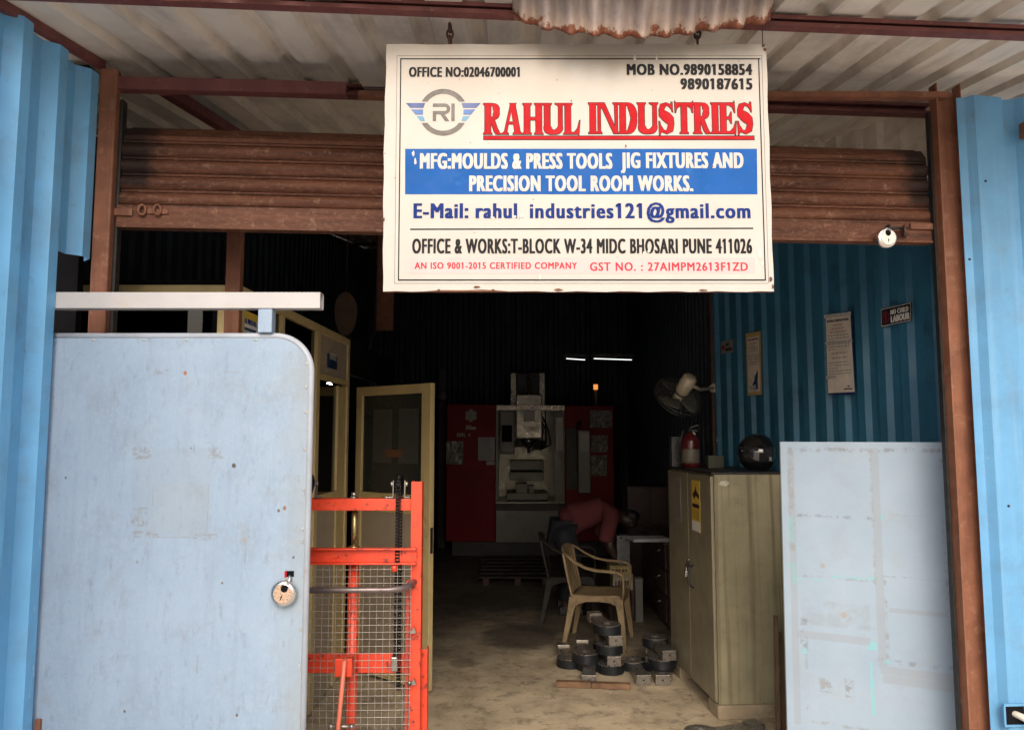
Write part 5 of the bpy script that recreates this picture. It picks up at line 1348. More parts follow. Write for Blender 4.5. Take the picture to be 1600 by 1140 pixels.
dx = fx.orthogonal().normalized(); dy = fx.cross(dx); dc = fc + fx * .115
mb = MB()
for k in range(3):
    P_ = []
    for i in range(7):
        r_ = .035 + .125 * i / 6; rr = []
        for j in range(5):
            a_ = k * 2 * math.pi / 3 + (j / 4 - .5) * (1.15 + .35 * math.sin(math.pi * i / 6)); rr.append(dc + dx * (r_ * math.cos(a_)) + dy * (r_ * math.sin(a_)) + fx * (.03 * (j / 4 - .5)))
        P_.append(rr)
    mb.grid(P_, True)
mb.build('blades', pm('fan_blade', (.10, .105, .095), .45), t, solid=.0015)
mb = MB(); mb.lathe([(0, -.02), (.036, -.02), (.036, .02), (0, .03)], dc, fx, 16); mb.build('hub', M['fan_metal'], t)
mb = MB()
for (r_, h_2) in ((.178, 0), (.172, -.03), (.172, .03), (.14, -.045), (.10, -.05), (.065, -.052), (.14, .045), (.10, .05), (.055, .055)):
    mb.tube([dc + dx * (r_ * math.cos(a_)) + dy * (r_ * math.sin(a_)) + fx * h_2 for a_ in [2 * math.pi * i / 36 for i in range(36)]], .0016 if h_2 else .003, 5, closed=True)
for i in range(28):
    a_ = 2 * math.pi * i / 28; v_ = dx * math.cos(a_) + dy * math.sin(a_)
    mb.tube([dc + v_ * .05 - fx * .053, dc + v_ * .10 - fx * .05, dc + v_ * .14 - fx * .045, dc + v_ * .172 - fx * .03, dc + v_ * .178, dc + v_ * .172 + fx * .03, dc + v_ * .14 + fx * .045, dc + v_ * .05 + fx * .054], .0013, 4)
mb.build('guard', pm('fan_wire', (.10, .10, .095), .5, .4), t, norm=False)

# ------------------------------------------------------------------ plastic chairs
def loft(mb, secs):
    n = len(secs[0]); v = [p for s_ in secs for p in s_]; fs = [list(range(n - 1, -1, -1)), [len(v) - n + i for i in range(n)]]
    for i in range(len(secs) - 1):
        for k in range(n): fs.append((i * n + k, i * n + (k + 1) % n, (i + 1) * n + (k + 1) % n, (i + 1) * n + k))
    mb.add(v, fs, False)
def chair(label, mt):
    t = thing('plastic_chair', label, 'chair', (0, 0, 0), 0, 'plastic armchairs')
    mb = MB(); top, bot = [], []
    rows = []
    for i in range(11):
        x = -.20 + .43 * i / 10; rows.append([(x, y, .425 - .022 * math.sin(math.pi * min(1, (i + 1) / 11)) * (1 - (y / .23) ** 2) + .012 * (i / 10) ** 3 - (.03 * ((i - 8.5) / 1.5) ** 2 if i > 8.5 else 0)) for y in [(-.225 + .45 * k / 10) * (1 - .06 * (1 - i / 10)) for k in range(11)]])
    mb.grid(rows, True); mb.build('seat', mt, t, solid=.012)
    mb = MB()
    sec = lambda c_, w, h: [(c_[0] - w, c_[1], c_[2] - h), (c_[0] + w, c_[1], c_[2] - h), (c_[0] + w, c_[1], c_[2] + h), (c_[0] - w, c_[1], c_[2] + h)]
    for s_ in (-1, 1):                                        # skirt with an arch between the legs
        loft(mb, [[(x, s_ * .218, .408 - d_), (x, s_ * .232, .408 - d_), (x, s_ * .232, .420), (x, s_ * .218, .420)] for x, d_ in ((-.20, .11), (-.15, .055), (-.08, .035), (.02, .03), (.12, .035), (.18, .06), (.215, .12))])
    loft(mb, [[(.214, y, .40 - d_), (.226, y, .40 - d_), (.226, y, .415), (.214, y, .415)] for y, d_ in ((-.216, .11), (-.17, .05), (-.08, .03), (.08, .03), (.17, .05), (.216, .11))])
    mb.build('seat_skirt', mt, t)
    def bx(z, y): return -.205 - .20 * (z - .42) * .95 - .035 * (1 - (y / .24) ** 2) * min(1, (z - .40) / .2)
    mb = MB()
    for k in range(7):                                        # slats
        y = -.165 + .33 * k / 6; pts = [.425 + .31 * i / 6 for i in range(7)]
        w = .019
        loft(mb, [[(bx(z, y - w) - .005, y - w, z), (bx(z, y + w) - .005, y + w, z), (bx(z, y + w) + .004, y + w, z), (bx(z, y - w) + .004, y - w, z)] for z in pts])
    N_ = 14
    loft(mb, [[(bx(z0, y) - .006, y, z0), (bx(z0, y) + .006, y, z0), (bx(z1, y) + .008, y, z1), (bx(z1, y) - .010, y, z1)] for y, z0, z1 in [(-.215 + .43 * i / N_, .70 - .012 * ((i - N_ / 2) / (N_ / 2)) ** 2, .795 - .055 * ((i - N_ / 2) / (N_ / 2)) ** 4) for i in range(N_ + 1)]])
    for s_ in (-1, 1):
        loft(mb, [[(bx(z, .2) - .008, s_ * (.188), z), (bx(z, .22) + .006, s_ * .188, z), (bx(z, .22) + .006, s_ * .226, z), (bx(z, .2) - .008, s_ * .226, z)] for z in [.40 + .35 * i / 6 for i in range(7)]])
    mb.build('backrest', mt, t)
    for s_ in (-1, 1):
        mb = MB(); path = [(bx(.76, .2) + .0, s_ * .21, .765), (-.235, s_ * .238, .735), (-.17, s_ * .258, .69), (-.08, s_ * .268, .65), (.02, s_ * .272, .632), (.14, s_ * .27, .628), (.20, s_ * .268, .622), (.232, s_ * .264, .60), (.238, s_ * .256, .55), (.236, s_ * .244, .48), (.226, s_ * .232, .41)]
        mb.tube(path, [.013, .016, .019, .021, .022, .022, .021, .019, .018, .018, .020], 10, flat=.55, upv=(0, 0, 1)); mb.build('armrest', mt, t)
    for sx, sy in ((-1, -1), (-1, 1), (1, -1), (1, 1)):
        mb = MB(); x0, x1 = (.195, .245) if sx > 0 else (-.19, -.275); y0, y1 = sy * .212, sy * .245
        def sq(cx_, cy_, z, w): return [(cx_ - w, cy_ - w * .9, z), (cx_ + w, cy_ - w * .9, z), (cx_ + w, cy_ + w * .9, z), (cx_ - w, cy_ + w * .9, z)]
        loft(mb, [sq(x0, y0, .408, .034), sq(x0 + (x1 - x0) * .3, y0 + (y1 - y0) * .3, .28, .027), sq(x1, y1, 0, .017)])
        mb.build('leg', mt, t, bevel=.004)
    return t
cp = fl(933, 1003)
ch = chair('worn tan plastic armchair beside the stacked steel arms', M['chair'])
ch.location = (cp.x + .025, cp.y, 0); ch.rotation_euler = (0, 0, R(-15)); ch.scale = (.90, .92, .93)
c2p = fl(868, 985)
ch2 = dup(ch, (c2p.x + .16, c2p.y + .42, 0), R(-6), 'dark plastic armchair behind the tan chair')
for o_ in ch2.children:
    o_.material_slots[0].link = 'OBJECT'; o_.material_slots[0].material = M['chair_dark']

# ------------------------------------------------------------------ machined steel arms on the floor
def steel_arm():
    mb = MB(); n_ = 36; ro, rb, h = .082, .027, .056
    mb.cur = 0
    v = []; ring = [(math.cos(2 * math.pi * i / n_), math.sin(2 * math.pi * i / n_)) for i in range(n_)]
    P_ = [[(r_ * c_, r_ * s_, z) for c_, s_ in ring] for r_, z in ((rb, 0), (ro, 0), (ro + .0, .004), (ro, h - .004), (ro - .003, h), (.044, h), (.042, h - .002), (rb + .004, h - .002), (rb, h - .006))]
    for i in range(len(P_)):
        a_, b_ = P_[i], P_[(i + 1) % len(P_)]
        mb.cur = 0 if i in (1, 2) else 1
        mb.add(a_ + b_, [(k, (k + 1) % n_, n_ + (k + 1) % n_, n_ + k) for k in range(n_)], i in (1, 2, 8))
    mb.cur = 1
    mb.box(-.038, .038, .066, .262, .006, .047); mb.box(-.042, .042, .262, .335, .0, .058)
    mb.cur = 0; mb.cyl((-.0, .335, .03), (0, .3375, .03), .006, 10)
    o_ = mb.build('machined_link', [M['steel_dark'], M['steel_mid']], bevel=.002)
    return o_
arm0 = steel_arm()
arms = [  # picture foot, kind (R = eye near, B = block near), level, turn, label
    ((917, 1054), 'R', 1, 9, 'steel arm with its eye to the front, topmost of the left stack on the wood'),
    ((920, 1071), 'B', 0, 4, 'steel arm with a square end to the front, lowest of the left stack'),
    ((893, 1046), 'R', 0, 14, 'steel arm half hidden at the far left of the pile'),
    ((957, 1056), 'R', 0, 10, 'lowest steel arm of the tallest stack, eye to the front'),
    ((960, 1057), 'B', 1, 12, 'second lowest steel arm of the tallest stack, square end forward'),
    ((956, 1056), 'R', 2, 12, 'middle steel arm of the tallest stack'),
    ((963, 1056), 'B', 3, 14, 'second highest steel arm of the tallest stack, square end forward'),
    ((957, 1056), 'R', 4, 20, 'topmost steel arm of the tallest stack, near the chair leg'),
    ((1006, 1071), 'B', 0, 12, 'single steel arm lying low between the tallest and the right stack'),
    ((1036, 1071), 'B', 0, 8, 'lowest steel arm of the right stack beside the cabinet'),
    ((1040, 1064), 'R', 1, 12, 'middle steel arm of the right stack beside the cabinet'),
    ((1047, 1064), 'B', 2, 14, 'topmost steel arm of the right stack beside the cabinet')]
for i, (pp, kd, lv, tn, lab) in enumerate(arms):
    o_ = arm0 if i == 0 else arm0.copy()
    if i: COL.objects.link(o_)
    tag(o_, lab, 'steel part', 'machined steel arms piled on the floor')
    tn -= 10; p_ = fl(*pp); u_ = Vector((-math.sin(R(tn)), math.cos(R(tn)), 0)); z_ = .002 + .065 * lv; o_.scale = (1.1, 1.1, 1.1)
    if kd == 'R': o_.location = p_ + u_ * .093 + Vector((0, 0, z_)); o_.rotation_euler = (0, 0, R(tn))
    else: o_.location = p_ + u_ * .37 + Vector((0, 0, z_)); o_.rotation_euler = (0, 0, R(tn + 180))
a_, b_ = fl(869, 1073), fl(986, 1077)
mb = MB(); d_ = (b_ - a_); mb.bar(a_ + Vector((0, .01, .021)), a_ + d_ * .47 + Vector((0, .012, .021)), .05, .036); mb.bar(a_ + d_ * .475 + Vector((0, .008, .0205)), b_ + Vector((0, .008, .0205)), .05, .034)
t = mb.build('wood_batten', M['wood'], bevel=.004); tag(t, 'rough brown wood batten on the floor in front of the steel arms', 'wood')
q = fl(1100, 1166); o_ = arm0.copy(); COL.objects.link(o_); o_.location = q + Vector((.0, .05, .002)); o_.rotation_euler = (0, 0, R(-70))
tag(o_, 'lone steel arm on the floor at the foot of the cabinet', 'steel part')
if 'group' in o_: del o_['group']

# ------------------------------------------------------------------ red machining centre at the back
VY = 10.4
def va(px, py, y=0.0): return at(px, py, VY + y)
vx0, vx1, vm0, vm1 = va(697, 740).x, va(960, 740).x, va(775, 740).x, va(882, 740).x
vzt, vzb = va(740, 631).z, va(740, 846).z
vm = thing('machining_centre', 'red and grey milling machine with open doors at the back of the workshop', 'machine', ((vx0 + vx1) / 2, VY, 0))
mb = MB(); mb.box(vx0, vm0 - .004, VY, VY + 1.3, vzb, vzt); mb.build('red_cover', M['cnc_red'], vm, bevel=.012)
mb = MB(); mb.box(vm1 + .004, vx1, VY, VY + 1.3, vzb, vzt - .02); mb.build('red_cover', M['cnc_red'], vm, bevel=.012)
zc_ = va(800, 786).z
mb = MB(); mb.prism([(0, vzb), (0, zc_ - .09), (.10, zc_), (.10, vzb)], (vm0, VY - .06, 0), (0, 1, 0), (0, 0, 1), (vm1 - vm0, 0, 0)); mb.build('lower_apron', M['cnc_grey'], vm, bevel=.004)
mb = MB(); mb.box(vx0 + .08, vx1 - .08, VY + .1, VY + 1.3, .0, vzb - .002); mb.build('machine_base', M['cnc_dark'], vm)
mb = MB(); mb.box(vm0, vm1, VY + 1.1, VY + 1.14, zc_, vzt - .05); mb.box(vm0 - .003, vm0 + .02, VY + .03, VY + 1.1, zc_, vzt - .05); mb.box(vm1 - .02, vm1 + .003, VY + .03, VY + 1.1, zc_, vzt - .05); mb.box(vm0 + .02, vm1 - .02, VY + .05, VY + 1.1, zc_ - .02, zc_ + .01)
mb.build('enclosure', pm('enclosure_grey', (.27, .265, .235), .35, .5, dirt=(.06, .055, .045), damt=.6, dscale=5), vm)
mb = MB(); q0, q1 = va(777, 641), va(882, 633); mb.box(q0.x - .01, q1.x + .0, VY - .03, VY + .03, q0.z, q1.z); mb.build('header_rail', M['steel_mid'], vm, bevel=.004)
q0, q1 = va(797, 634, .9), va(853, 582, .9)
mb = MB(); mb.box(q0.x, q1.x, VY + .9, VY + 1.25, q0.z - .6, q1.z); mb.build('column', M['cnc_dark'], vm, bevel=.006)
mb = MB()
for px in (802, 847): q = at(px, 600, VY + .88); mb.box(q.x - .035, q.x + .035, VY + .86, VY + .898, q0.z - .5, q1.z - .01)
mb.build('guide_rail', M['steel_mid'], vm)
mb = MB(); q = at(826, 590, VY + .86); mb.cyl((q.x, VY + .87, q0.z - .3), (q.x, VY + .87, q1.z - .05), .02, 12); mb.build('ball_screw', M['steel'], vm)
q0, q1 = va(806, 685, .35), va(847, 616, .35)
mb = MB(); mb.box(q0.x, q1.x, VY + .35, VY + .85, q0.z, q1.z); mb.build('spindle_head', pm('head_grey', (.46, .44, .39), .35, .4, dirt=(.1, .09, .08), damt=.5, dscale=6), vm, bevel=.015)
p0, p1 = va(818, 658, .34), va(836, 642, .34); mb = MB(); mb.box(p0.x, p1.x, VY + .345, VY + .349, p0.z, p1.z); mb.build('rating_plate', M['white'], vm)
q = va(826, 690, .5); mb = MB(); mb.lathe([(0, .03), (.10, .03), (.10, -.02), (.06, -.05), (.045, -.10), (.02, -.105), (.018, -.17), (0, -.17)], (q.x, VY + .55, q0.z - .03), (0, 0, 1), 20); mb.build('spindle_nose', M['steel'], vm)
q0, q1 = va(781, 709, .25), va(804, 641, .25); mb = MB(); mb.box(q0.x, q1.x, VY + .25, VY + .6, q0.z, q1.z); mb.build('tool_changer', M['cnc_grey'], vm, bevel=.012)
p0, p1 = va(784, 690, .24), va(800, 664, .24); mb = MB(); mb.box(p0.x, p1.x, VY + .235, VY + .249, p0.z, p1.z); mb.build('changer_window', M['void'], vm)
for (a_, b_, c_, d_, y_) in ((797, 850, 719, 734, .55), (797, 850, 737, 750, .45), (792, 856, 770, 781, .3)):
    q0, q1 = va(a_, d_, y_), va(b_, c_, y_); mb = MB(); mb.box(q0.x, q1.x, VY + y_, VY + 1.05, q0.z, q1.z); mb.build('machine_table' if c_ != 770 else 'table_bed', M['cnc_grey'], vm, bevel=.006)
q0, q1 = va(806, 770, .3), va(824, 755, .3); mb = MB(); mb.box(q0.x, q1.x, VY + .32, VY + .55, q0.z, q1.z); mb.box(q1.x + .02, q1.x + .09, VY + .33, VY + .5, q0.z, q1.z - .03); mb.build('vise', M['cnc_grey'], vm, bevel=.006)
mb = MB()
for k in range(4):
    q = va(838 + k * 4, 700, .45); mb.tube([(q.x - .02, VY + .5, q.z + .45), (q.x + .06, VY + .4, q.z + .25), (q.x + .03 * k, VY + .42, q.z + .05), (q.x - .05, VY + .5, q.z - .02)], .012, 6)
mb.build('hose', M['black'], vm)
q0, q1 = va(866, 784, -.02), va(881, 642, -.02); mb = MB(); mb.box(q0.x, q1.x, VY - .05, VY - .01, q0.z, q1.z); dr = mb.build('sliding_door', M['cnc_grey'], vm, bevel=.005)
p0, p1 = va(869, 704, -.06), va(879, 652, -.06); mb = MB(); mb.box(p0.x, p1.x, VY - .06, VY - .0505, p0.z, p1.z); mb.build('door_label', M['white'], dr)
q0, q1 = va(775, 784, -.02), va(779, 642, -.02); mb = MB(); mb.box(q0.x, q1.x, VY - .05, VY - .01, q0.z, q1.z); mb.build('sliding_door', M['cnc_grey'], vm, bevel=.003)
q0, q1 = va(904, 770, -.25), va(922, 672, -.25); mb = MB(); mb.box(q0.x, q1.x, VY - .25, VY - .13, q0.z, q1.z); cpn = mb.build('control_panel', pm('panel_grey', (.20, .20, .20), .4), vm, bevel=.008)
p0, p1 = va(906, 705, -.26), va(920, 676, -.26); mb = MB(); mb.box(p0.x, p1.x, VY - .256, VY - .2505, p0.z, p1.z); mb.build('screen', pm('control_screen', (.30, .31, .32), .2), cpn)
mb = MB()
for k in range(4): q = va(890, 700 + k * 9, -.2); mb.cyl((q.x, VY - .012, q.z), (q.x, VY - .05, q.z), .022, 10)
q0, q1 = va(886, 765, -.1), va(902, 668, -.1); mb.box(q0.x, q1.x, VY - .01, VY - .002, q0.z, q1.z); mb.build('operator_station', M['cnc_dark'], vm)
mb = MB(); q = va(905, 668, -.2); mb.tube([(q.x, VY - .19, q.z - .02), (q.x, VY - .19, q.z + .06), (q.x + .02, VY, q.z + .07)], .03, 8); mb.build('panel_arm', M['cnc_dark'], vm)
bq = va(931, 632, .2)
mb = MB(); mb.cyl((bq.x, VY + .2, bq.z - .04), (bq.x, VY + .2, va(931, 608).z), .016, 10); mb.build('beacon_pole', M['cnc_grey'], vm)
mb = MB(); z0_, z1_ = va(931, 607).z, va(931, 599).z; mb.lathe([(0, z0_), (.03, z0_), (.03, z1_), (0, z1_)], (bq.x, VY + .2, 0), (0, 0, 1), 16); mb.build('warning_lamp', emit('amber_lamp', (1, .30, .08), .7), vm)
mb = MB(); mb.lathe([(0, z1_ + .001), (.038, z1_ + .001), (.036, z1_ + .03), (0, z1_ + .035)], (bq.x, VY + .2, 0), (0, 0, 1), 16); mb.build('lamp_cap', M['cnc_dark'], vm)
# emblem and letters on the left cover
q = va(736, 649); mb = MB()
hexp = [(math.cos(R(30 + 60 * i)), math.sin(R(30 + 60 * i))) for i in range(6)]
for i in range(6):
    for ax_, rr_ in ((0, .05),):
        c_ = (q.x + .055 * hexp[i][0], q.z + .055 * hexp[i][1]); mb.add([(c_[0] + .034 * a2, VY - .002, c_[1] + .034 * b2) for a2, b2 in hexp], [list(range(6))])
mb.add([(q.x + .045 * a2, VY - .0025, q.z + .045 * b2) for a2, b2 in hexp], [list(range(6))])
mb.build('emblem', pm('emblem_silver', (.30, .28, .27), .4), vm, norm=False)
mb = MB(); q0, q1 = va(727, 671), va(744, 664); lettering(mb, 'Xline', q0.x, q1.x, q0.z, q1.z, lambda x, z, l: Vector((x, VY - .002 - l, z)), 0, .01)
q0, q1 = va(714, 682), va(735, 676); lettering(mb, 'EML 4', q0.x, q1.x, q0.z, q1.z, lambda x, z, l: Vector((x, VY - .002 - l, z)), 0, .006)
mb.build('lettering', pm('cover_lettering', (.34, .30, .30), .4), vm, norm=False)
for (a_, b_, c_, d_, mt, lab, nm) in ((697, 724, 689, 725, 'plastic_sheet', 'crinkled plastic pocket on the lower left of the red machine', 'plastic_pocket'), (747, 773, 683, 719, 'white', 'white paper sheet on the left cover of the red machine', 'paper_sheet'), (922, 956, 641, 668, 'plastic_sheet', 'crinkled plastic pocket at the top right of the red machine', 'plastic_pocket'), (923, 949, 680, 706, 'plastic_sheet', 'crinkled plastic pocket midway down the right cover of the red machine', 'plastic_pocket'), (923, 948, 711, 743, 'plastic_sheet', 'crinkled plastic pocket lowest on the right cover of the red machine', 'plastic_pocket'), (760, 773, 720, 726, 'white', 'small white slip beneath the paper sheet on the red machine', 'paper_sheet')):
    q0, q1 = va(a_, d_), va(b_, c_)
    t = thing(nm, lab, 'plastic pocket' if nm == 'plastic_pocket' else 'paper', Vector(((q0.x + q1.x) / 2, VY - .005, q0.z)))
    rws = [[Vector((q0.x + (q1.x - q0.x) * i / 9, VY - .006 - (.012 * rnd.random() if mt == 'plastic_sheet' else 0), q0.z + (q1.z - q0.z) * j / 9)) for i in range(10)] for j in range(10)]
    mb = MB(); mb.grid(rws, False); mb.build('sheet', pm('dim_paper', (.42, .42, .46), .6, var=.1) if mt == 'white' else M[mt], t, solid=.001)
    if mt == 'white' and b_ - a_ > 20:
        mb = MB(); zz = q1.z - .02
        while zz > q0.z + .02: mb.box(q0.x + .02, q1.x - .02 - .05 * rnd.random(), VY - .0078, VY - .0072, zz - .004, zz); zz -= .022
        mb.build('lettering', M['ink'], t)
# tube lamps, clock
for i, (a_, b_) in enumerate(((881, 918), (924, 991))):
    q0, q1 = at(a_, 560, 9.0), at(b_, 562, 9.0)
    t = thing('tube_light', ('short lit tube light hanging left over the red machine', 'longer lit tube light hanging right over the red machine')[i], 'lamp', (q0 + q1) / 2, 0, 'tube lights')
    mb = MB(); mb.cyl(q0 + Vector((.03, 0, 0)), q1 - Vector((.03, 0, 0)), .0055, 12); mb.build('tube', emit('tube_glow', (.95, 1, .97), .9), t)
    mb = MB(); mb.box(q0.x, q1.x, 8.985, 9.02, q0.z + .022, q0.z + .055); mb.box(q0.x, q0.x + .025, 8.985, 9.02, q0.z - .02, q0.z + .022); mb.box(q1.x - .025, q1.x, 8.985, 9.02, q0.z - .02, q0.z + .022)
    mb.build('fitting', M['cnc_dark'], t)
    mb = MB(); mb.cyl((q0.x + .06, 9.0, q0.z + .055), (q0.x + .06, 9.0, roof_z(9.0)), .004, 6); mb.cyl((q1.x - .06, 9.0, q0.z + .055), (q1.x - .06, 9.0, roof_z(9.0)), .004, 6); mb.build('drop_rod', M['cnc_dark'], t)
q = at(691, 619, 11.2)
t = thing('wall_clock', 'small round wall clock dimly seen left of the red machine', 'clock', q)
mb = MB(); mb.lathe([(0, 0), (.075, 0), (.08, .01), (.08, .03), (0, .03)], q, (0, 1, 0), 24); mb.build('clock_case', M['cnc_dark'], t)
mb = MB(); mb.lathe([(0, -.002), (.068, -.002), (.068, -.0005), (0, -.0005)], q, (0, 1, 0), 24); mb.build('dial', pm('clock_dial', (.20, .20, .21), .4), t)
mb = MB(); mb.bar(q + Vector((0, -.004, 0)), q + Vector((.03, -.004, .03)), .004, .002); mb.bar(q + Vector((0, -.004, 0)), q + Vector((-.01, -.004, .05)), .003, .002); mb.build('hands', M['ink'], t)
mb = MB(); mb.box(q.x - .05, q.x + .05, q.y + .032, q.y + .06, 0, q.z + .4); t = mb.build('slim_post', M['cnc_dark']); tag(t, 'dark slim post carrying the wall clock left of the machine', 'post')
# duckboard in front of the machine
a_, b_ = fl(747, 914), fl(862, 914); c_ = fl(800, 884)
t = thing('duckboard', 'dark slatted wooden duckboard on the floor before the red machine', 'duckboard', (a_ + b_) / 2)
for k in range(6):
    y = a_.y + (c_.y - a_.y) * k / 5; mb = MB(); mb.box(a_.x, b_.x, y, y + .16, .07, .09); mb.build('slat', pm('dark_plank', (.028, .022, .017), .8, var=.3), t, bevel=.004)
for x in (a_.x + .05, (a_.x + b_.x) / 2, b_.x - .1):
    mb = MB(); mb.box(x, x + .06, a_.y + .01, c_.y + .14, 0, .069); mb.build('bearer', M['dark_brown'], t)

# ------------------------------------------------------------------ desk, cupboard and small things by the right wall
dy0, dy1 = 6.35, 7.55; dx0 = at(1006, 860, 7.4).x; dx1 = 1.52; dz_ = .74
t = thing('desk', 'dark wooden desk behind the steel cabinet with drawers and a bright handle', 'desk', ((dx0 + dx1) / 2, (dy0 + dy1) / 2, 0))
mb = MB(); mb.box(dx0 - .02, dx1, dy0 - .02, dy1, dz_ - .03, dz_); mb.build('desk_top', M['table'], t, bevel=.004)
mb = MB(); mb.box(dx0 + .02, dx1 - .02, dy0, dy1 - .02, .06, dz_ - .031); mb.box(dx0 + .05, dx1 - .05, dy0 + .03, dy1 - .05, 0, .06); mb.build('desk_body', M['table'], t)
for k in range(3):
    z0_ = .09 + k * .21; mb = MB(); mb.box(dx0 + .004, dx0 + .0195, dy0 + .05, dy0 + .55, z0_, z0_ + .19); d_ = mb.build('drawer', M['table'], t, bevel=.003)
    mb = MB(); mb.tube([(dx0 + .004, dy0 + .26, z0_ + .13), (dx0 - .02, dy0 + .27, z0_ + .12), (dx0 - .02, dy0 + .34, z0_ + .10), (dx0 + .004, dy0 + .35, z0_ + .09)], .006, 8); mb.build('handle', M['steel'], d_)
q = at(1022, 846, 7.0)
for (px, py, w, d, h_2, rz_, lab) in ((1022, 850, .30, .22, .025, 5, 'stack of white papers on the dark desk'), (1027, 856, .14, .10, .004, -12, 'single white sheet in front of the paper stack on the desk')):
    q = fl(px, py, dz_); q = Vector((min(q.x, dx1 - .16), min(max(q.y, dy0 + .1), dy1 - .12), dz_)); t = thing('paper_stack' if h_2 > .01 else 'paper_sheet', lab, 'paper', q, R(rz_))
    mb = MB(WM[t.name]); n_ = 5 if h_2 > .01 else 1
    for k in range(n_): o_ = .004 * math.sin(k * 3.1); mb.box(-w / 2 + o_, w / 2 + o_, -d / 2 - o_, d / 2 - o_, .001 + h_2 * k / n_, h_2 * (k + .85) / n_)
    mb.build('sheets', pm('desk_paper', (.46, .46, .50), .7), t)
q0, q1 = at(981, 842, 8.1), at(1052, 760, 8.1)
t = thing('cupboard', 'dark low cupboard standing beyond the desk near the bending worker', 'cupboard', ((q0.x + q1.x) / 2, 8.3, 0))
mb = MB(); mb.box(q0.x, q1.x, 8.1, 8.5, .05, q1.z); mb.box(q0.x + .03, q1.x - .03, 8.14, 8.47, 0, .05); mb.build('carcase', pm('dark_maroon', (.035, .018, .022), .5, var=.2), t, bevel=.006)
mb = MB(); mb.box(q0.x + .01, (q0.x + q1.x) / 2 - .004, 8.088, 8.099, .07, q1.z - .02); mb.build('door', M['table'], t, bevel=.003)
mb = MB(); mb.box((q0.x + q1.x) / 2 + .004, q1.x - .01, 8.088, 8.099, .07, q1.z - .02); mb.build('door', M['table'], t, bevel=.003)
# bench with boxes and a machined block
sY = 6.9; q0, q1 = at(952, 940, sY), at(992, 921, sY)
t = thing('low_stand', 'dark low stand behind the tan chair holding boxes', 'stand', ((q0.x + q1.x) / 2, sY + .1, 0))
mb = MB(); mb.box(q0.x, q1.x, sY, sY + .24, q1.z - .02, q1.z); mb.build('stand_top', M['dark_brown'], t)
for sx in (q0.x, q1.x - .03):
    for sy in (sY, sY + .21): mb = MB(); mb.box(sx, sx + .03, sy, sy + .03, 0, q1.z - .021); mb.build('leg', M['dark_brown'], t)
zz = q1.z + .001
for (a_, b_, c_, d_, lab, col) in ((958, 989, 897, 921, 'lower cream carton on the low stand behind the chair', (.30, .26, .18)), (953, 987, 883, 896.5, 'upper flat yellow printed carton under the steel block', (.34, .26, .11))):
    q0, q1 = at(a_, d_, sY), at(b_, c_, sY); h_2 = q1.z - q0.z
    t = thing('carton', lab, 'carton', ((q0.x + q1.x) / 2, sY + .1, zz))
    mb = MB(); mb.box(q0.x, q1.x, sY + .0, sY + .2, zz, zz + h_2 * .8); mb.build('box_body', pm('carton_' + str(a_), col, .6, var=.2, scale=12), t, bevel=.003)
    mb = MB(); mb.box(q0.x - .002, q1.x + .002, sY - .003, sY + .203, zz + h_2 * .8 + .001, zz + h_2); mb.build('lid', pm('carton_lid_' + str(a_), tuple(x * .8 for x in col), .6), t, bevel=.002)
    mb = MB(); lw_ = (q1.x - q0.x)
    for k in range(5): mb.box(q0.x + lw_ * (.1 + .15 * k), q0.x + lw_ * (.18 + .15 * k + .04 * (k % 2)), sY - .0012, sY - .0002, zz + h_2 * .25, zz + h_2 * .6)
    mb.build('print', M['dark_brown'], t); zz += h_2 + .001
q0, q1 = at(965, 882, sY), at(985, 836, sY)
t = thing('machined_block', 'upright machined steel block with bolts standing on the yellow carton', 'steel part', ((q0.x + q1.x) / 2, sY + .05, zz))
mb = MB(); mb.box(q0.x, q1.x, sY + .03, sY + .12, zz, zz + q1.z - q0.z); mb.build('block_body', pm('dull_block_steel', (.11, .115, .125), .45, .3, var=.3, scale=20), t, bevel=.005)
mb = MB()
for (u, w) in ((.3, .93), (.75, .85), (.5, .12), (.7, .12)): mb.lathe([(0, -.003), (.010, -.003), (.010, .0), (0, .0)], (q0.x + (q1.x - q0.x) * u, sY + .0295, zz + (q1.z - q0.z) * w), (0, 1, 0), 10)
mb.cyl((q0.x + .04, sY + .07, zz + q1.z - q0.z), (q0.x + .04, sY + .07, zz + q1.z - q0.z + .02), .01, 8); mb.build('bolt', M['steel_dark'], t)
q0, q1 = at(993, 925, 6.8), at(1004, 904, 6.8)
t = thing('carton', 'tiny grey carton standing beside the desk foot', 'carton', ((q0.x + q1.x) / 2, 6.85, 0))
mb = MB(); mb.box(q0.x, q1.x, 6.8, 6.9, .0, q1.z - .02); mb.build('box_body', pm('grey_carton', (.16, .16, .14), .7), t, bevel=.003)
mb = MB(); mb.box(q0.x - .002, q1.x + .002, 6.798, 6.902, q1.z - .019, q1.z); mb.build('lid', pm('grey_carton_lid', (.2, .2, .17), .7), t)

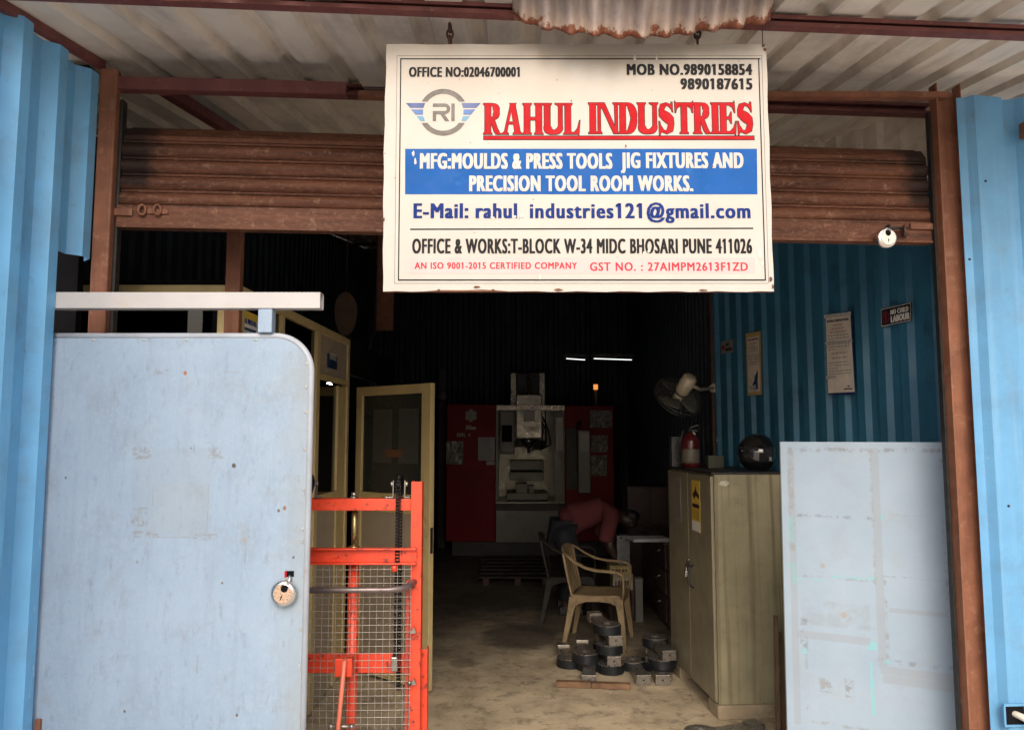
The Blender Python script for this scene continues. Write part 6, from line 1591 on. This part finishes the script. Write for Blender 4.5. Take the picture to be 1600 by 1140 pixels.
# ------------------------------------------------------------------ clutter over the office
q = at(540, 490, 6.4)
t = thing('round_board', 'worn brown oval board hanging above the office cabin', 'board', q)
mb = MB(); n_ = 26; pts = [(.10 * math.cos(2 * math.pi * i / n_) * (1 + .06 * math.sin(3 * 2 * math.pi * i / n_)), .19 * math.sin(2 * math.pi * i / n_)) for i in range(n_)]
mb.prism(pts, q, (.9, .35, 0), (0, 0, 1), (0, .025, 0)); mb.build('board_face', pm('brown_board', (.10, .058, .032), .7, var=.35, scale=9), t, bevel=.006)
mb = MB(); mb.cyl(q + Vector((0, .015, .18)), (q.x, q.y + .015, roof_z(q.y)), .004, 6); mb.build('cord', M['dark_brown'], t)
q = at(602, 480, 6.9); mb = MB(); mb.box(q.x - .08, q.x + .07, 6.9, 6.98, at(602, 516, 6.9).z, roof_z(6.9) - .06); t = mb.build('roof_strut', M['brown'], bevel=.004); tag(t, 'brown steel strut dropping from the roof behind the signboard', 'steel bar')
for i, pts in enumerate((((470, 500), (520, 520), (560, 545), (578, 560)), ((590, 470), (585, 520), (570, 560), (555, 580)))):
    mb = MB(); P_ = [at(px, py, 6.2 + .1 * i) for px, py in pts]; P_[0] = Vector((P_[0].x, P_[0].y, roof_z(P_[0].y))) if i else P_[0]
    mb.tube(P_, .006, 6); t = mb.build('cable', M['black']); tag(t, ('dark cable sagging from above the office door', 'dark cable looping down behind the round board')[i], 'cable')

# ------------------------------------------------------------------ worker bending over beyond the chairs
def skinned(name, joints, edges, radii, mt, parent, root=0, sub=2):
    b = bmesh.new(); lay = b.verts.layers.skin.verify()
    Mx = WM[parent.name].inverted()
    vv = [b.verts.new(Mx @ Vector(j)) for j in joints]
    for i, v in enumerate(vv):
        r_ = radii[i]; v[lay].radius = r_ if isinstance(r_, tuple) else (r_, r_); v[lay].use_root = (i == root)
    for i, j in edges: b.edges.new((vv[i], vv[j]))
    me = bpy.data.meshes.new(name); b.to_mesh(me); b.free(); me.materials.append(mt)
    o = bpy.data.objects.new(name, me); COL.objects.link(o); o.parent = parent; WM[o.name] = WM[parent.name]
    sk = o.modifiers.new('skin', 'SKIN'); sk.use_smooth_shade = True; sk.branch_smoothing = .4
    sb = o.modifiers.new('sub', 'SUBSURF'); sb.levels = sub; sb.render_levels = sub
    return o
hp = at(884, 812, 7.25); PX, PY = hp.x, 7.25; zs_ = hp.z / .83
man = thing('person', 'person in a faded red shirt and dark trousers bending forward beside the machine', 'person', (PX, PY, 0))
def J(x, y, z): return (PX + x, PY - .02 + y, z * zs_)
body = [J(0, 0, .80), J(.16, 0, .88), J(.32, 0, .91), J(.44, 0, .885), J(.52, 0, .86), J(.58, 0, .835), J(.67, 0, .79)]
be = [(0, 1), (1, 2), (2, 3), (3, 4), (4, 5), (5, 6)]
br = [(.13, .11), (.125, .115), (.13, .12), (.11, .10), .055, .085, .065]
for s_ in (-1, 1):
    i = len(body)
    body += [J(.41, s_ * .17, .87), J(.37, s_ * .23, .62), J(.50, s_ * .18, .42), J(.53, s_ * .165, .345)]
    be += [(3, i), (i, i + 1), (i + 1, i + 2), (i + 2, i + 3)]; br += [.058, .045, .030, (.036, .02)]
    for k, (dx_, dy_, L_) in enumerate(((.018, -.03, .06), (.022, -.012, .075), (.02, .006, .08), (.012, .024, .066), (-.035, -.02, .05))):
        w = len(body); body += [J(.53 + dx_, s_ * .165 + dy_, .315), J(.53 + dx_ * 1.6, s_ * .165 + dy_ * 1.3, .315 - L_ * .5), J(.53 + dx_ * 1.2, s_ * .165 + dy_ * 1.3, .315 - L_)]
        be += [(i + 3, w), (w, w + 1), (w + 1, w + 2)]; br += [.011, .009, .0075]
    j = len(body)
    body += [J(-.02, s_ * .10, .76), J(.07, s_ * .13, .42), J(-.03, s_ * .14, .07), J(.10, s_ * .15, .035)]
    be += [(0, j), (j, j + 1), (j + 1, j + 2), (j + 2, j + 3)]; br += [.10, .066, .045, (.045, .03)]
skinned('body', body, be, br, M['skin'], man)
sh_j = [J(-.06, 0, .80), J(.05, 0, .85), J(.18, 0, .895), J(.32, 0, .925), J(.43, 0, .90), J(.485, 0, .875)]
se = [(0, 1), (1, 2), (2, 3), (3, 4), (4, 5)]; sr = [(.14, .125), (.150, .135), (.150, .14), (.150, .14), (.125, .115), .075]
for s_ in (-1, 1):
    i = len(sh_j); sh_j += [J(.40, s_ * .18, .86), J(.345, s_ * .22, .70), J(.34, s_ * .225, .645)]; se += [(4, i), (i, i + 1), (i + 1, i + 2)]; sr += [.085, .072, .075]
skinned('shirt', sh_j, se, sr, M['shirt'], man, root=2)
tj = [J(-.07, 0, .79)]; te = []; tr_ = [(.145, .135)]
for s_ in (-1, 1):
    i = len(tj); tj += [J(-.03, s_ * .105, .73), J(.065, s_ * .13, .43), J(-.03, s_ * .14, .10)]; te += [(0, i), (i, i + 1), (i + 1, i + 2)]; tr_ += [.118, .086, .068]
skinned('trousers', tj, te, tr_, M['trousers'], man)
skinned('hair', [J(.545, 0, .885), J(.61, 0, .875), J(.685, 0, .835)], [(0, 1), (1, 2)], [(.07, .05), (.092, .07), (.075, .055)], M['hair'], man)
for s_ in (-1, 1):
    mb = MB(); x, y, z = J(.655, s_ * .032, .725); mb.lathe([(0, -.008), (.007, -.004), (.008, 0), (.007, .004), (0, .008)], (x, y, z), (0, 0, 1), 10); mb.build('eye', M['black'], man)
    mb = MB(); x, y, z = J(.60, s_ * .085, .80); mb.lathe([(0, -.012), (.022, -.008), (.026, 0), (.02, .008), (0, .010)], (x, y, z), (0, 1, 0), 10); mb.build('ear', M['skin'], man)
mb = MB(); x, y, z = J(.70, 0, .745); mb.lathe([(0, -.02), (.016, -.01), (.012, .012), (0, .02)], (x, y, z), (.6, 0, -.8), 10); mb.build('nose', M['skin'], man)
mb = MB(); x, y, z = J(.675, 0, .715); mb.obox((x, y, z), (.012, .045, .008)); mb.build('mouth', M['skin'], man, bevel=.003)
for s_ in (-1, 1):
    mb = MB(); x, y, z = J(.03, s_ * .145, .0)
    loft(mb, [[(x - .11, y - .04, .0), (x - .11, y + .04, .0), (x - .11, y + .035, .07), (x - .11, y - .035, .07)], [(x + .0, y - .045, .0), (x + .0, y + .045, .0), (x + .0, y + .04, .085), (x + .0, y - .04, .085)], [(x + .10, y - .05, .0), (x + .10, y + .05, .0), (x + .10, y + .045, .06), (x + .10, y - .045, .06)], [(x + .16, y - .03, .0), (x + .16, y + .03, .0), (x + .16, y + .025, .035), (x + .16, y - .025, .035)]])
    mb.build('shoe', M['black'], man, bevel=.012)
